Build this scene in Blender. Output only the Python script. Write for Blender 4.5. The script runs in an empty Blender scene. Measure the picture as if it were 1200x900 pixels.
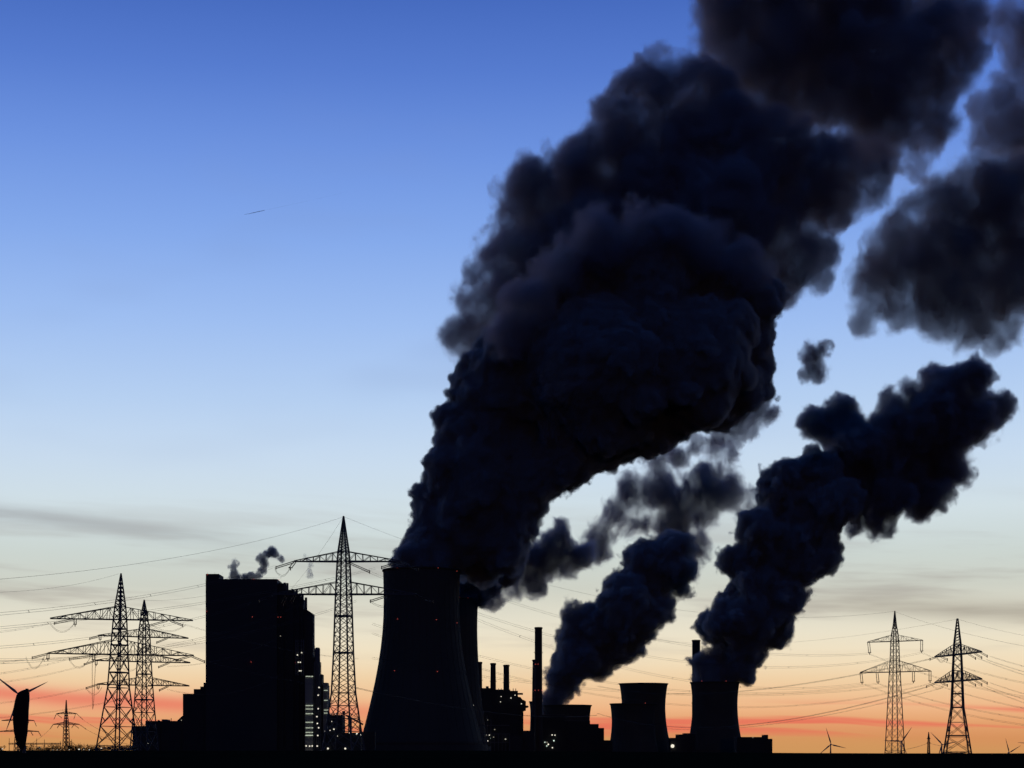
import bpy, bmesh, math, random
import numpy as np
from mathutils import Vector, Matrix, noise

random.seed(7)
SC = bpy.context.scene
COL = SC.collection
F = 2239.0          # focal length in pixels of the 1200 px wide photograph
HZ = 883.0          # image row of the true horizon
CAMZ = 3.0
R = math.radians

# ------------------------------------------------------------------ camera
cam = bpy.data.cameras.new('camera')
cam.sensor_width = 36.0
cam.lens = F / 1200.0 * 36.0
cam.shift_y = (HZ - 450.0) / 1200.0
cam.clip_start = 1.0
cam.clip_end = 90000.0
cam_ob = bpy.data.objects.new('camera', cam)
cam_ob.location = (0, 0, CAMZ)
cam_ob.rotation_euler = (R(90), 0, 0)
COL.objects.link(cam_ob)
SC.camera = cam_ob

# ------------------------------------------------------------------ render settings
SC.render.engine = 'CYCLES'
cy = SC.cycles
cy.use_denoising = True
cy.use_adaptive_sampling = True
cy.adaptive_threshold = 0.04
cy.max_bounces = 6
cy.diffuse_bounces = 2
cy.glossy_bounces = 2
cy.volume_bounces = 1
cy.transparent_max_bounces = 48
cy.volume_step_rate = 1.0
cy.volume_max_steps = 256
cy.use_light_tree = True
cy.sample_clamp_indirect = 4.0
SC.view_settings.view_transform = 'Standard'
SC.view_settings.look = 'None'
SC.view_settings.exposure = 0.0
SC.view_settings.gamma = 1.0

# ------------------------------------------------------------------ sky
def lin(c):
    out = []
    for v in c:
        v = v / 255.0
        out.append(v / 12.92 if v <= 0.04045 else ((v + 0.055) / 1.055) ** 2.4)
    return (*out, 1.0)

def el(py):
    """sine of the elevation that the image row py has in the middle of the picture"""
    return math.sin(math.atan((HZ - py) / F))

world = bpy.data.worlds.new('World')
SC.world = world
world.use_nodes = True
wt = world.node_tree
wt.nodes.clear()

class NT:
    """tiny node-tree builder"""
    def __init__(s, tree): s.t = tree
    def n(s, typ, **kw):
        nd = s.t.nodes.new(typ)
        for k, v in kw.items(): setattr(nd, k, v)
        return nd
    def set(s, sock, v):
        if isinstance(v, bpy.types.NodeSocket): s.t.links.new(v, sock)
        elif v is not None: sock.default_value = v
    def m(s, op, a, b=None, c=None, clamp=False):
        nd = s.n('ShaderNodeMath', operation=op); nd.use_clamp = clamp
        s.set(nd.inputs[0], a); s.set(nd.inputs[1], b); s.set(nd.inputs[2], c)
        return nd.outputs[0]
    def mix(s, f, a, b, mode='MIX'):
        nd = s.n('ShaderNodeMix', data_type='RGBA', blend_type=mode)
        s.set(nd.inputs[0], f); s.set(nd.inputs[6], a); s.set(nd.inputs[7], b)
        return nd.outputs[2]
    def rng(s, v, a, b, c=0.0, d=1.0, interp='SMOOTHSTEP'):
        nd = s.n('ShaderNodeMapRange', interpolation_type=interp)
        s.set(nd.inputs['Value'], v); s.set(nd.inputs['From Min'], a); s.set(nd.inputs['From Max'], b)
        s.set(nd.inputs['To Min'], c); s.set(nd.inputs['To Max'], d)
        return nd.outputs[0]
    def noise(s, vec, scale, detail=3.0, rough=0.5, dist=0.0):
        nd = s.n('ShaderNodeTexNoise')
        s.set(nd.inputs['Vector'], vec); nd.inputs['Scale'].default_value = scale
        nd.inputs['Detail'].default_value = detail; nd.inputs['Roughness'].default_value = rough
        nd.inputs['Distortion'].default_value = dist
        return nd.outputs[0]
    def comb(s, x, y, z):
        nd = s.n('ShaderNodeCombineXYZ')
        s.set(nd.inputs[0], x); s.set(nd.inputs[1], y); s.set(nd.inputs[2], z)
        return nd.outputs[0]

w = NT(wt)
tc = w.n('ShaderNodeTexCoord')
nrm = w.n('ShaderNodeVectorMath', operation='NORMALIZE'); wt.links.new(tc.outputs['Generated'], nrm.inputs[0])
sep = w.n('ShaderNodeSeparateXYZ'); wt.links.new(nrm.outputs[0], sep.inputs[0])
dx, dy, dz = sep.outputs
az = w.m('ARCTAN2', dx, dy)                      # 0 towards the sunset
# twilight gradient, by elevation
stops = [(-1.0, (14, 14, 18)), (0.0, (206, 150, 92)), (el(862), (212, 152, 96)), (el(846), (228, 162, 112)), (el(828), (238, 184, 138)),
         (el(800), (238, 205, 162)), (el(770), (240, 224, 193)), (el(735), (230, 224, 204)), (el(690), (204, 207, 196)),
         (el(650), (202, 212, 208)), (el(600), (208, 222, 228)), (el(540), (199, 218, 238)), (el(470), (180, 206, 240)),
         (el(380), (157, 189, 240)), (el(280), (131, 168, 234)), (el(180), (108, 146, 223)), (el(90), (86, 124, 207)),
         (el(0), (69, 106, 190)), (0.62, (20, 40, 92)), (1.0, (8, 18, 44))]
ramp = w.n('ShaderNodeValToRGB')
fac = w.m('MULTIPLY_ADD', dz, 0.5, 0.5)
wt.links.new(fac, ramp.inputs[0])
cr = ramp.color_ramp
cr.interpolation = 'LINEAR'
while len(cr.elements) > 1: cr.elements.remove(cr.elements[-1])
cr.elements[0].position = 0.0; cr.elements[0].color = lin(stops[0][1])
for s_, c_ in stops[1:]:
    e = cr.elements.new(s_ * 0.5 + 0.5); e.color = lin(c_)
skycol = ramp.outputs[0]
# thin streaks of cloud low in the sky, seen edge on: long in azimuth, thin in elevation
warp = w.noise(w.comb(w.m('MULTIPLY', az, 5.0), w.m('MULTIPLY', dz, 14.0), 3.3), 1.0, 3.0)
zt = w.m('ADD', dz, w.m('MULTIPLY', w.m('SUBTRACT', warp, 0.5), 0.012))
zt = w.m('MULTIPLY_ADD', az, 0.045, zt)
st1 = w.noise(w.comb(w.m('MULTIPLY', az, 7.0), w.m('MULTIPLY', zt, 75.0), 1.7), 1.0, 4.0, 0.55)
lowband = w.m('MULTIPLY', w.rng(dz, 0.035, 0.075), w.rng(dz, 0.145, 0.085))
g1 = w.m('MULTIPLY', w.rng(st1, 0.47, 0.70), lowband)
skycol = w.mix(w.m('MULTIPLY', g1, 0.5), skycol, lin((150, 140, 136)))
# the long grey bank on the left
bank_z = w.m('MULTIPLY_ADD', w.m('ADD', az, 0.26), -0.10, el(610))
bd = w.m('DIVIDE', w.m('SUBTRACT', dz, bank_z), 0.0046)
bk = w.m('EXPONENT', w.m('MULTIPLY', w.m('MULTIPLY', bd, bd), -1.0))
bk = w.m('MULTIPLY', bk, w.rng(az, -0.03, -0.24))
bk = w.m('MULTIPLY', bk, w.rng(st1, 0.32, 0.58, 0.25, 1.0))
skycol = w.mix(w.m('MULTIPLY', bk, 0.5), skycol, lin((142, 142, 146)))
# the grey bank on the right
bd2 = w.m('DIVIDE', w.m('SUBTRACT', dz, w.m('MULTIPLY_ADD', w.m('SUBTRACT', az, 0.2), -0.05, el(716))), 0.006)
bk2 = w.m('EXPONENT', w.m('MULTIPLY', w.m('MULTIPLY', bd2, bd2), -1.0))
bk2 = w.m('MULTIPLY', w.m('MULTIPLY', bk2, w.rng(az, 0.10, 0.24)), w.rng(st1, 0.2, 0.6, 0.5, 1.0))
skycol = w.mix(w.m('MULTIPLY', bk2, 0.62), skycol, lin((150, 142, 130)))
# red afterglow streaks just above the horizon
st2 = w.noise(w.comb(w.m('MULTIPLY', az, 5.0), w.m('MULTIPLY', zt, 150.0), 9.1), 1.0, 3.0, 0.5)
redband = w.m('MULTIPLY', w.rng(dz, 0.006, 0.014), w.rng(dz, 0.030, 0.019))
left_w = w.rng(az, 0.05, -0.2)
bd3 = w.m('DIVIDE', w.m('SUBTRACT', zt, el(841)), 0.0048)
red_l = w.m('MULTIPLY', w.m('EXPONENT', w.m('MULTIPLY', w.m('MULTIPLY', bd3, bd3), -1.0)), w.m('MULTIPLY_ADD', left_w, 0.55, 0.12))
red_r = w.m('MULTIPLY', w.m('MULTIPLY', w.rng(st2, 0.45, 0.66), redband), 0.72)
redf = w.m('MAXIMUM', red_l, red_r)
skycol = w.mix(redf, skycol, lin((230, 96, 84)))
# faint tremble in the upper blue
hi = w.noise(w.comb(w.m('MULTIPLY', az, 6.0), w.m('MULTIPLY', dz, 22.0), 5.0), 1.0, 2.0)
hm = w.m('MULTIPLY', w.rng(hi, 0.52, 0.8), w.m('MULTIPLY', w.rng(dz, 0.12, 0.2), w.rng(dz, 0.36, 0.28)))
skycol = w.mix(w.m('MULTIPLY', hm, 0.22), skycol, lin((128, 148, 190)))
# the sky opposite the afterglow is dark, as after sunset
away = w.rng(dy, 0.86, 0.2, 0.0, 1.0)
east = w.mix(w.rng(dz, -0.05, 0.9, 0.0, 1.0), (0.0010, 0.0098, 0.044, 1), (0.0028, 0.0165, 0.070, 1))
skycol = w.mix(away, skycol, east)
nish = w.n('ShaderNodeTexSky', sky_type='NISHITA')
nish.sun_disc = False
nish.sun_elevation = R(-4.0)
nish.sun_rotation = 0.0
nish.air_density = 1.0
bg2 = w.n('ShaderNodeBackground'); wt.links.new(nish.outputs[0], bg2.inputs[0]); bg2.inputs[1].default_value = 0.05
bg = w.n('ShaderNodeBackground'); wt.links.new(skycol, bg.inputs[0]); bg.inputs[1].default_value = 1.0
addw = w.n('ShaderNodeAddShader'); wt.links.new(bg.outputs[0], addw.inputs[0]); wt.links.new(bg2.outputs[0], addw.inputs[1])
wo = w.n('ShaderNodeOutputWorld'); wt.links.new(addw.outputs[0], wo.inputs[0])

# last glow of the sun that has just set behind the plant
sun = bpy.data.lights.new('sun', 'SUN')
sun.energy = 0.03; sun.angle = R(3.0); sun.color = (1.0, 0.5, 0.32)
sun_ob = bpy.data.objects.new('sun', sun)
sun_ob.rotation_euler = (R(-90.0 + 178.5), 0, R(6))
COL.objects.link(sun_ob)

# ------------------------------------------------------------------ helpers
def X(px, D): return (px - 600.0) / F * D
def Z(py, D): return CAMZ + (HZ - py) / F * D
def P(px, py, D): return Vector((X(px, D), D, Z(py, D)))
def S(d, D): return d / F * D

def put(o, label=None, cat=None, group=None, kind=None):
    if label: o['label'] = label
    if cat: o['category'] = cat
    if group: o['group'] = group
    if kind: o['kind'] = kind
    return o

def empty(name, loc, rz=0.0):
    o = bpy.data.objects.new(name, None); COL.objects.link(o)
    o.location = loc; o.rotation_euler = (0, 0, rz); o.empty_display_size = 5
    return o

class MB:
    """collects boxes, bars, tubes into one mesh"""
    def __init__(s): s.v = []; s.f = []
    def add(s, vs, fs):
        k = len(s.v); s.v += [tuple(v) for v in vs]; s.f += [tuple(i + k for i in f) for f in fs]
    def box(s, x0, x1, y0, y1, z0, z1):
        s.add([(x0,y0,z0),(x1,y0,z0),(x1,y1,z0),(x0,y1,z0),(x0,y0,z1),(x1,y0,z1),(x1,y1,z1),(x0,y1,z1)],
              [(0,3,2,1),(4,5,6,7),(0,1,5,4),(1,2,6,5),(2,3,7,6),(3,0,4,7)])
    def bar(s, a, b, wd, wd2=None):
        a = Vector(a); b = Vector(b); d = b - a
        if d.length < 1e-6: return
        u = d.cross(Vector((0, 0, 1)))
        if u.length < 1e-4 * d.length: u = Vector((1, 0, 0))
        u.normalize(); v = d.cross(u).normalized()
        wd2 = wd if wd2 is None else wd2
        vs = []
        for p, q in ((a, wd / 2), (b, wd2 / 2)):
            vs += [p + u*q + v*q, p - u*q + v*q, p - u*q - v*q, p + u*q - v*q]
        s.add(vs, [(0,1,2,3),(7,6,5,4),(0,4,5,1),(1,5,6,2),(2,6,7,3),(3,7,4,0)])
    def tube(s, pts, rad, n=6, cap=True):
        pts = [Vector(p) for p in pts]; N = len(pts); vs = []
        for i, p in enumerate(pts):
            t = (pts[min(i+1, N-1)] - pts[max(i-1, 0)]).normalized()
            u = t.cross(Vector((0, 0, 1)))
            if u.length < 1e-3: u = Vector((1, 0, 0))
            u.normalize(); v = t.cross(u)
            r = rad[i] if isinstance(rad, (list, tuple)) else rad
            for k in range(n):
                a = 2 * math.pi * k / n
                vs.append(p + (u * math.cos(a) + v * math.sin(a)) * r)
        fs = []
        for i in range(N - 1):
            for k in range(n):
                a = i*n + k; b = i*n + (k+1) % n
                fs.append((a, b, b + n, a + n))
        if cap:
            fs.append(tuple(range(n - 1, -1, -1))); fs.append(tuple((N-1)*n + k for k in range(n)))
        s.add(vs, fs)
    def lathe(s, prof, cx=0, cy_=0, n=48, close=False):
        vs = []
        for r, z in prof:
            for k in range(n):
                a = 2 * math.pi * k / n
                vs.append((cx + r * math.cos(a), cy_ + r * math.sin(a), z))
        fs = []
        M = len(prof)
        for i in range(M - 1):
            for k in range(n):
                a = i*n + k; b = i*n + (k+1) % n
                fs.append((a, b, b + n, a + n))
        if close:
            for k in range(n):
                a = (M-1)*n + k; b = (M-1)*n + (k+1) % n
                fs.append((a, b, (k+1) % n, k))
        else:
            fs.append(tuple(range(n-1, -1, -1))); fs.append(tuple((M-1)*n + k for k in range(n)))
        s.add(vs, fs)
    def prism(s, poly, y0, y1):
        """poly of (x,z), counter-clockwise seen from -y, given depth y0..y1"""
        n = len(poly)
        vs = [(x, y0, z) for x, z in poly] + [(x, y1, z) for x, z in poly]
        fs = [tuple(range(n)), tuple(range(2*n - 1, n - 1, -1))]
        for i in range(n):
            j = (i + 1) % n
            fs.append((i, i + n, j + n, j))
        s.add(vs, fs)
    def build(s, name, mat, parent=None, smooth=False):
        me = bpy.data.meshes.new(name)
        me.from_pydata(s.v, [], s.f); me.update()
        bm = bmesh.new(); bm.from_mesh(me); bmesh.ops.recalc_face_normals(bm, faces=bm.faces)
        bm.to_mesh(me); bm.free()
        if smooth:
            for p in me.polygons: p.use_smooth = True
        me.materials.append(mat)
        o = bpy.data.objects.new(name, me); COL.objects.link(o)
        if parent: o.parent = parent
        return o

# ------------------------------------------------------------------ materials
def surf(name, col, rough=0.8, metal=0.0, var=0.25, scale=0.3, bump=0.2, ribs=None, spec=0.3):
    m = bpy.data.materials.new(name); m.use_nodes = True
    t = NT(m.node_tree); b = m.node_tree.nodes['Principled BSDF']
    tco = t.n('ShaderNodeTexCoord').outputs['Object']
    nz = t.noise(tco, scale, 5.0, 0.6)
    c0 = (*[c * (1 - var) for c in col], 1); c1 = (*[min(1, c * (1 + var)) for c in col], 1)
    t.set(b.inputs['Base Color'], t.mix(nz, c0, c1))
    b.inputs['Roughness'].default_value = rough; b.inputs['Specular IOR Level'].default_value = spec; b.inputs['Metallic'].default_value = metal
    h = nz
    if ribs:
        wv = t.n('ShaderNodeTexWave', wave_type='BANDS', bands_direction='X')
        m.node_tree.links.new(tco, wv.inputs[0]); wv.inputs['Scale'].default_value = ribs
        h = t.m('ADD', nz, wv.outputs[1])
    bp = t.n('ShaderNodeBump'); bp.inputs['Strength'].default_value = bump; bp.inputs['Distance'].default_value = 0.3
    m.node_tree.links.new(h, bp.inputs['Height']); m.node_tree.links.new(bp.outputs[0], b.inputs['Normal'])
    return m

def glow(name, col, strength):
    m = bpy.data.materials.new(name); m.use_nodes = True
    b = m.node_tree.nodes['Principled BSDF']
    b.inputs['Base Color'].default_value = (0.3, 0.3, 0.3, 1)
    b.inputs['Emission Color'].default_value = (*col, 1); b.inputs['Emission Strength'].default_value = strength
    return m

M = dict(
    field=surf('field_soil', (0.022, 0.022, 0.013), 1.0, 0, 0.4, 0.05, 0.6, spec=0.0),
    steel=surf('galvanised_steel', (0.16, 0.17, 0.18), 0.7, 0.3, 0.2, 0.5, 0.1),
    wire=surf('conductor_aluminium', (0.08, 0.08, 0.08), 0.8, 0.0, 0.1, 0.1, 0.0),
    insul=surf('insulator_glazed', (0.08, 0.05, 0.04), 0.4, 0, 0.2, 1.0, 0.1),
    concrete=surf('tower_concrete', (0.10, 0.10, 0.085), 0.9, 0, 0.2, 0.03, 0.3),
    concrete_old=surf('weathered_tower_concrete', (0.10, 0.10, 0.085), 0.9, 0, 0.3, 0.04, 0.3),
    clad=surf('sheet_cladding', (0.08, 0.085, 0.085), 0.7, 0.0, 0.12, 0.02, 0.5, 0.6),
    clad_dark=surf('dark_sheet_cladding', (0.06, 0.065, 0.065), 0.75, 0.0, 0.15, 0.03, 0.5, 0.5),
    brick=surf('chimney_concrete', (0.10, 0.09, 0.08), 0.9, 0, 0.2, 0.06, 0.2),
    blade=surf('turbine_gelcoat', (0.5, 0.5, 0.5), 0.5, 0, 0.05, 0.1, 0.0),
    cover=surf('dark_sheet_cover', (0.02, 0.02, 0.022), 0.9, 0, 0.3, 0.6, 0.4),
    bark=surf('bark', (0.05, 0.04, 0.03), 0.95, 0, 0.3, 1.0, 0.4),
    leaf=surf('foliage', (0.05, 0.06, 0.025), 0.9, 0, 0.4, 0.4, 0.0),
    white=glow('white_lamp', (1.0, 0.93, 0.75), 0.95),
    cool=glow('cool_lamp', (0.8, 1.0, 0.85), 1.0),
    dim=glow('dim_lamp', (1.0, 0.9, 0.65), 0.3),
    red=glow('red_lamp', (1.0, 0.12, 0.08), 0.42),
    strip=glow('lit_landing', (0.9, 1.0, 0.78), 0.55),
)

def lamp(pos, r, mat, parent, name='lamp'):
    """a small round lamp head with a short bracket behind it"""
    mb = MB()
    x, y, z = pos
    prof = [(r * math.sin(a), z - r * math.cos(a)) for a in (0.35, 0.9, 1.57, 2.2, 2.8)]
    mb.lathe(prof, x, y, 8)
    o = mb.build(name, mat, None)
    o.parent = parent
    if parent is not None:
        for v in o.data.vertices: v.co -= parent.location
    return o

# ------------------------------------------------------------------ ground
def ground():
    xs = np.concatenate([np.linspace(-30000, -1500, 12), np.linspace(-1400, 1400, 90), np.linspace(1500, 30000, 12)])
    ys = np.concatenate([np.linspace(-3000, 0, 6), np.linspace(30, 1400, 90), np.linspace(1500, 6000, 20), np.linspace(8000, 60000, 10)])
    vs = []
    for yv in ys:
        for xv in xs:
            d = max(yv, 1.0)
            ramp_ = min(1.0, max(0.0, (yv - 260.0) / 240.0)); ramp_ = ramp_ * ramp_ * (3 - 2 * ramp_)
            right = min(1.0, max(0.0, (xv / d + 0.02) / 0.2)) if yv < 1400 else 0.0
            z = 1.2 + ramp_ * (2.55 - 0.72 * right)
            if yv > 900: z -= min(1.0, (yv - 900) / 500.0) * 2.2
            if 40 < yv < 1400: z += 0.07 * noise.noise(Vector((xv * 0.012, yv * 0.008, 0))) + 0.05 * noise.noise(Vector((xv * 0.05, yv * 0.03, 4)))
            vs.append((float(xv), float(yv), float(z)))
    nx = len(xs); fs = []
    for j in range(len(ys) - 1):
        for i in range(nx - 1):
            a = j * nx + i; fs.append((a, a + 1, a + 1 + nx, a + nx))
    mb = MB(); mb.add(vs, fs); o = mb.build('ground', M['field'], None, True)
    put(o, 'dark ploughed field running to the power station and the horizon', None, None, 'structure')
ground()

# ------------------------------------------------------------------ pylons
def pylon(name, label, px, D, levels, theta, arms, arm_rot, legw=0.34, brw=0.17, lean=0.0, base_py=880, ins=1.0, group='lattice pylons of the power lines', panel=1.0, rings=()):
    """levels: (image row, apparent half width px) from the top down.  arms: dict(row, top row, half length left px, right px, strings)"""
    c = math.cos(R(arm_rot)); root = empty(name, (X(px, D), D, 0.5)); z0 = 0.5
    root.rotation_euler = (0, lean, 0)
    put(root, label, 'pylon', group)
    ct = math.cos(R(theta))
    lv = [(Z(py, D) - z0, max(hw, 0.25) * D / F / ct) for py, hw in levels]
    def corner(r, k):
        a = R(theta + 90 * k); return (r * math.cos(a), r * math.sin(a))
    def rad(z):
        for (za, ra), (zb, rb) in zip(lv[:-1], lv[1:]):
            if zb <= z <= za: return ra + (rb - ra) * (za - z) / max(za - zb, 1e-6)
        return lv[-1][1] if z < lv[-1][0] else lv[0][1]
    legs = MB(); br = MB()
    for (za, ra), (zb, rb) in zip(lv[:-1], lv[1:]):
        for k in range(4):
            legs.bar((*corner(ra, k), za), (*corner(rb, k), zb), legw * (0.75 if za > lv[1][0] else 1.0), legw)
    # cross bracing in panels about as high as the face is wide
    for (za, ra), (zb, rb) in zip(lv[:-1], lv[1:]):
        side = (ra + rb) / 2 * 1.414
        npan = max(1, round((za - zb) / max(side * panel, 0.8)))
        for i in range(npan):
            z1 = za + (zb - za) * i / npan; z2 = za + (zb - za) * (i + 1) / npan
            r1 = rad(z1); r2 = rad(z2)
            for k in range(4):
                a1 = corner(r1, k); b1 = corner(r1, k + 1); a2 = corner(r2, k); b2 = corner(r2, k + 1)
                br.bar((*a1, z1), (*b2, z2), brw); br.bar((*b1, z1), (*a2, z2), brw)
                if i == 0: br.bar((*a1, z1), (*b1, z1), brw * 1.2)
                if side > 6.0:   # secondary bracing in the spread feet
                    m1 = ((a1[0]+a2[0])/2, (a1[1]+a2[1])/2); m2 = ((b1[0]+b2[0])/2, (b1[1]+b2[1])/2)
                    zm = (z1 + z2) / 2; cx_ = ((m1[0]+m2[0])/2, (m1[1]+m2[1])/2)
                    lo = ((a2[0]+b2[0])/2, (a2[1]+b2[1])/2)
                    br.bar((*m1, zm), ((a2[0]*.5 + cx_[0]*.5), (a2[1]*.5 + cx_[1]*.5), z2*.5 + zm*.5), brw * .7)
                    br.bar((*m2, zm), ((b2[0]*.5 + cx_[0]*.5), (b2[1]*.5 + cx_[1]*.5), z2*.5 + zm*.5), brw * .7)
                    br.bar((*a2, z2), (*b2, z2), brw)
    for py in rings:
        z = Z(py, D) - z0; r = rad(z)
        for k in range(4): br.bar((*corner(r, k), z), (*corner(r, k + 1), z), legw * 1.1)
    legs.build('legs', M['steel'], root)
    br.build('bracing', M['steel'], root)
    ax = Vector((math.cos(R(arm_rot)), math.sin(R(arm_rot)), 0)); ay = Vector((-ax.y, ax.x, 0))
    for A in arms:
        zb = Z(A['y'], D) - z0; zt_ = Z(A['top'], D) - z0
        rb = rad(zb) * 0.72; rt = rad(zt_) * 0.72
        for sgn, Lpx in ((-1, A['l']), (1, A['r'])):
            L = Lpx * D / F / c
            am = MB(); tip = ax * (sgn * L) + Vector((0, 0, zb))
            chordw = A.get('w', legw * 1.15)
            bs = [ax * (sgn * rb) + ay * (q * rb) + Vector((0, 0, zb)) for q in (-1, 1)]
            ts = [ax * (sgn * rt) + ay * (q * rt) + Vector((0, 0, zt_)) for q in (-1, 1)]
            tips = [tip + ay * (q * 0.25) for q in (-1, 1)]
            for q in (0, 1):
                am.bar(bs[q], tips[q], chordw); am.bar(ts[q], tips[q] + Vector((0, 0, 0.25)), brw * 1.25)
            n = A.get('n', 7)
            for i in range(n):
                f0 = i / n; f1 = (i + 1) / n; fm = (f0 + f1) / 2
                for q in (0, 1):
                    b0 = bs[q].lerp(tips[q], f0); b1 = bs[q].lerp(tips[q], f1); t0 = ts[q].lerp(tips[q], f0); t1 = ts[q].lerp(tips[q], f1)
                    if i % 2 == 0: am.bar(b0, t1, brw * .8)
                    else: am.bar(t0, b1, brw * .8)
                    if i: am.bar(b0, t0, brw * .8)
                am.bar(bs[0].lerp(tips[0], f0), bs[1].lerp(tips[1], f1), brw * .7)
                am.bar(bs[0].lerp(tips[0], f0), bs[1].lerp(tips[1], f0), brw * .7)
            am.build('crossarm', M['steel'], root)
        for s_ in A.get('hang', ()):          # suspension strings: pairs of rods with caps
            xx = s_[0] * D / F / c; Ls = s_[1] * D / F
            im = MB(); base = ax * xx + Vector((0, 0, zb - 0.1))
            for q in (-1, 1):
                top = base + ax * (q * 0.45); bot = top + Vector((0, 0, -Ls)) + ax * (0.5 * s_[2] if len(s_) > 2 else 0)
                im.tube([top, bot], 0.10, 6)
                for k in range(1, 12):
                    pp = top.lerp(bot, k / 12); im.tube([pp - Vector((0, 0, .07)), pp + Vector((0, 0, .07))], 0.19, 6)
            b2_ = base + Vector((0, 0, -Ls)) + ax * (0.5 * s_[2] if len(s_) > 2 else 0)
            im.bar(base - ax * .7, base + ax * .7, 0.22); im.bar(b2_ - ax * .7, b2_ + ax * .7, 0.3); im.bar(b2_, b2_ - Vector((0, 0, .9)), .3)
            im.build('insulator', M['insul'], root)
        for s_ in A.get('pull', ()):          # tension strings: from arm offset px to image offset (dx px, dy px)
            xx = s_[0] * D / F / c
            a = ax * xx + Vector((0, 0, zb - 0.15))
            b = a + Vector((s_[1] * D / F, s_[3] if len(s_) > 3 else 2.0, -s_[2] * D / F))
            im = MB()
            for q in (-.28, .28):
                o_ = Vector((0, 0, q)); im.tube([a + o_, b + o_], 0.12 * ins, 6)
                for k in range(1, 14):
                    pp = a.lerp(b, k / 14) + o_; dd = (b - a).normalized() * .08
                    im.tube([pp - dd, pp + dd], 0.2 * ins, 6)
            im.bar(b + Vector((0, 0, -.6)), b + Vector((0, 0, .6)), .3)
            im.build('insulator', M['insul'], root)
        for s_ in A.get('loop', ()):          # jumper loops hanging under the arm: x0 px, x1 px, y0, y1, sag px
            xa, ya, xb, yb, sg = s_
            pts = []
            for i in range(15):
                t_ = i / 14.0
                xx = (xa + (xb - xa) * t_); yy = (ya + (yb - ya) * t_) + sg * 4 * t_ * (1 - t_)
                pts.append(Vector((xx * D / F, 0.6, zb - yy * D / F)))
            jm = MB()
            for q in (0, .45): jm.tube([p + Vector((0, q, q * 1.1)) for p in pts], 0.045, 4)
            jm.build('jumper_cable', M['wire'], root)
    return root

pylon('lattice_pylon', 'tall wide-armed lattice pylon, the front one of the two at left by the low building', 137.0, 772.0,
      [(672, 0.3), (711, 6.0), (726, 7.4), (767, 9.8), (806, 12.0), (874, 22.5), (880, 24.0)], 18,
      [dict(y=726, top=711, l=84, r=87, n=9, w=0.42, pull=[(-56, -24, 5), (57, -22, 6), (60, 14, 5)], loop=[(-83, 6, -53, 5, 11), (36, 5, 77, 5, 8)], hang=[(-54, 6)]),
       dict(y=767, top=750, l=86, r=89, n=9, w=0.42, pull=[(-86, -20, 5), (-26, -34, 6), (86, 15, 6), (86, -18, 5)], loop=[(-110, 6, -88, 4, 14), (-60, 6, -34, 4, 12), (-32, 4, -28, 3, 62)], hang=[(-86, 6), (-31, 6)])],
      -7, legw=0.52, brw=0.23, lean=0.022, rings=(737, 756, 788))
pylon('lattice_pylon', 'narrower lattice pylon with three pairs of arms, behind the front one at left', 169.0, 905.0,
      [(703, 0.3), (716, 2.6), (737, 5.6), (747, 6.3), (776, 7.6), (804, 9.2), (835, 11.5), (880, 15.5)], 24,
      [dict(y=746.5, top=737, l=48, r=47, n=8, w=.4, pull=[(-47, -12, 3), (25, -14, 5)], hang=[(-46, 4)]),
       dict(y=775.5, top=766, l=51, r=49, n=8, w=.4, pull=[(-51, -14, 4), (27, -14, 5)], hang=[(-50, 4)], loop=[(-30, 3, -5, 3, 8)]),
       dict(y=803, top=794, l=49, r=48, n=8, w=.4, pull=[(-49, -14, 4), (26, -12, 5)], hang=[(-48, 4)], loop=[(-68, 4, -50, 3, 8)])],
      30, legw=.46, brw=.22, rings=(790, 820))
pylon('lattice_pylon', 'tallest lattice pylon, standing between the boiler house and the large cooling tower', 402.6, 650.0,
      [(605, 0.35), (646.5, 6.2), (658, 7.1), (697, 9.0), (722, 9.9), (765, 11.2), (812, 13.6), (857, 20.0), (880, 24.0)], 26,
      [dict(y=658, top=646.5, l=58, r=66, n=7, w=.4, pull=[(-58, -22, 6), (66, 21, 8), (66, -22, 6), (4, 26, 11)], hang=[(-57, 7, -3)], loop=[(-81, 9, -62, 6, 10)]),
       dict(y=696.5, top=682, l=83, r=84, n=9, w=.4, pull=[(-83, -17, 7), (84, 21, 8), (55, -24, 7)], hang=[(-56, 8, -3), (-66, 10, -3)], loop=[(30, 8, 60, 12, 5)])],
      0, legw=.44, brw=.18, rings=(722, 765), panel=0.62)
pylon('lattice_pylon', 'slim lattice pylon with double insulators hanging under its arms, at right', 1048.6, 820.0,
      [(716, 0.3), (733, 2.1), (744, 4.2), (752, 4.9), (774, 5.7), (788, 6.6), (879, 11.6), (884, 12.0)], 6,
      [dict(y=751.6, top=744, l=28, r=28.2, n=5, w=.28, hang=[(-27.3, 12, 1), (27.5, 12)]),
       dict(y=787.5, top=774, l=36, r=36.5, n=6, w=.28, hang=[(-35.3, 11, 1), (-18.5, 11, 1), (19.2, 11), (36, 11)])],
      -34, legw=.30, brw=.12, panel=1.05)
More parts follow.
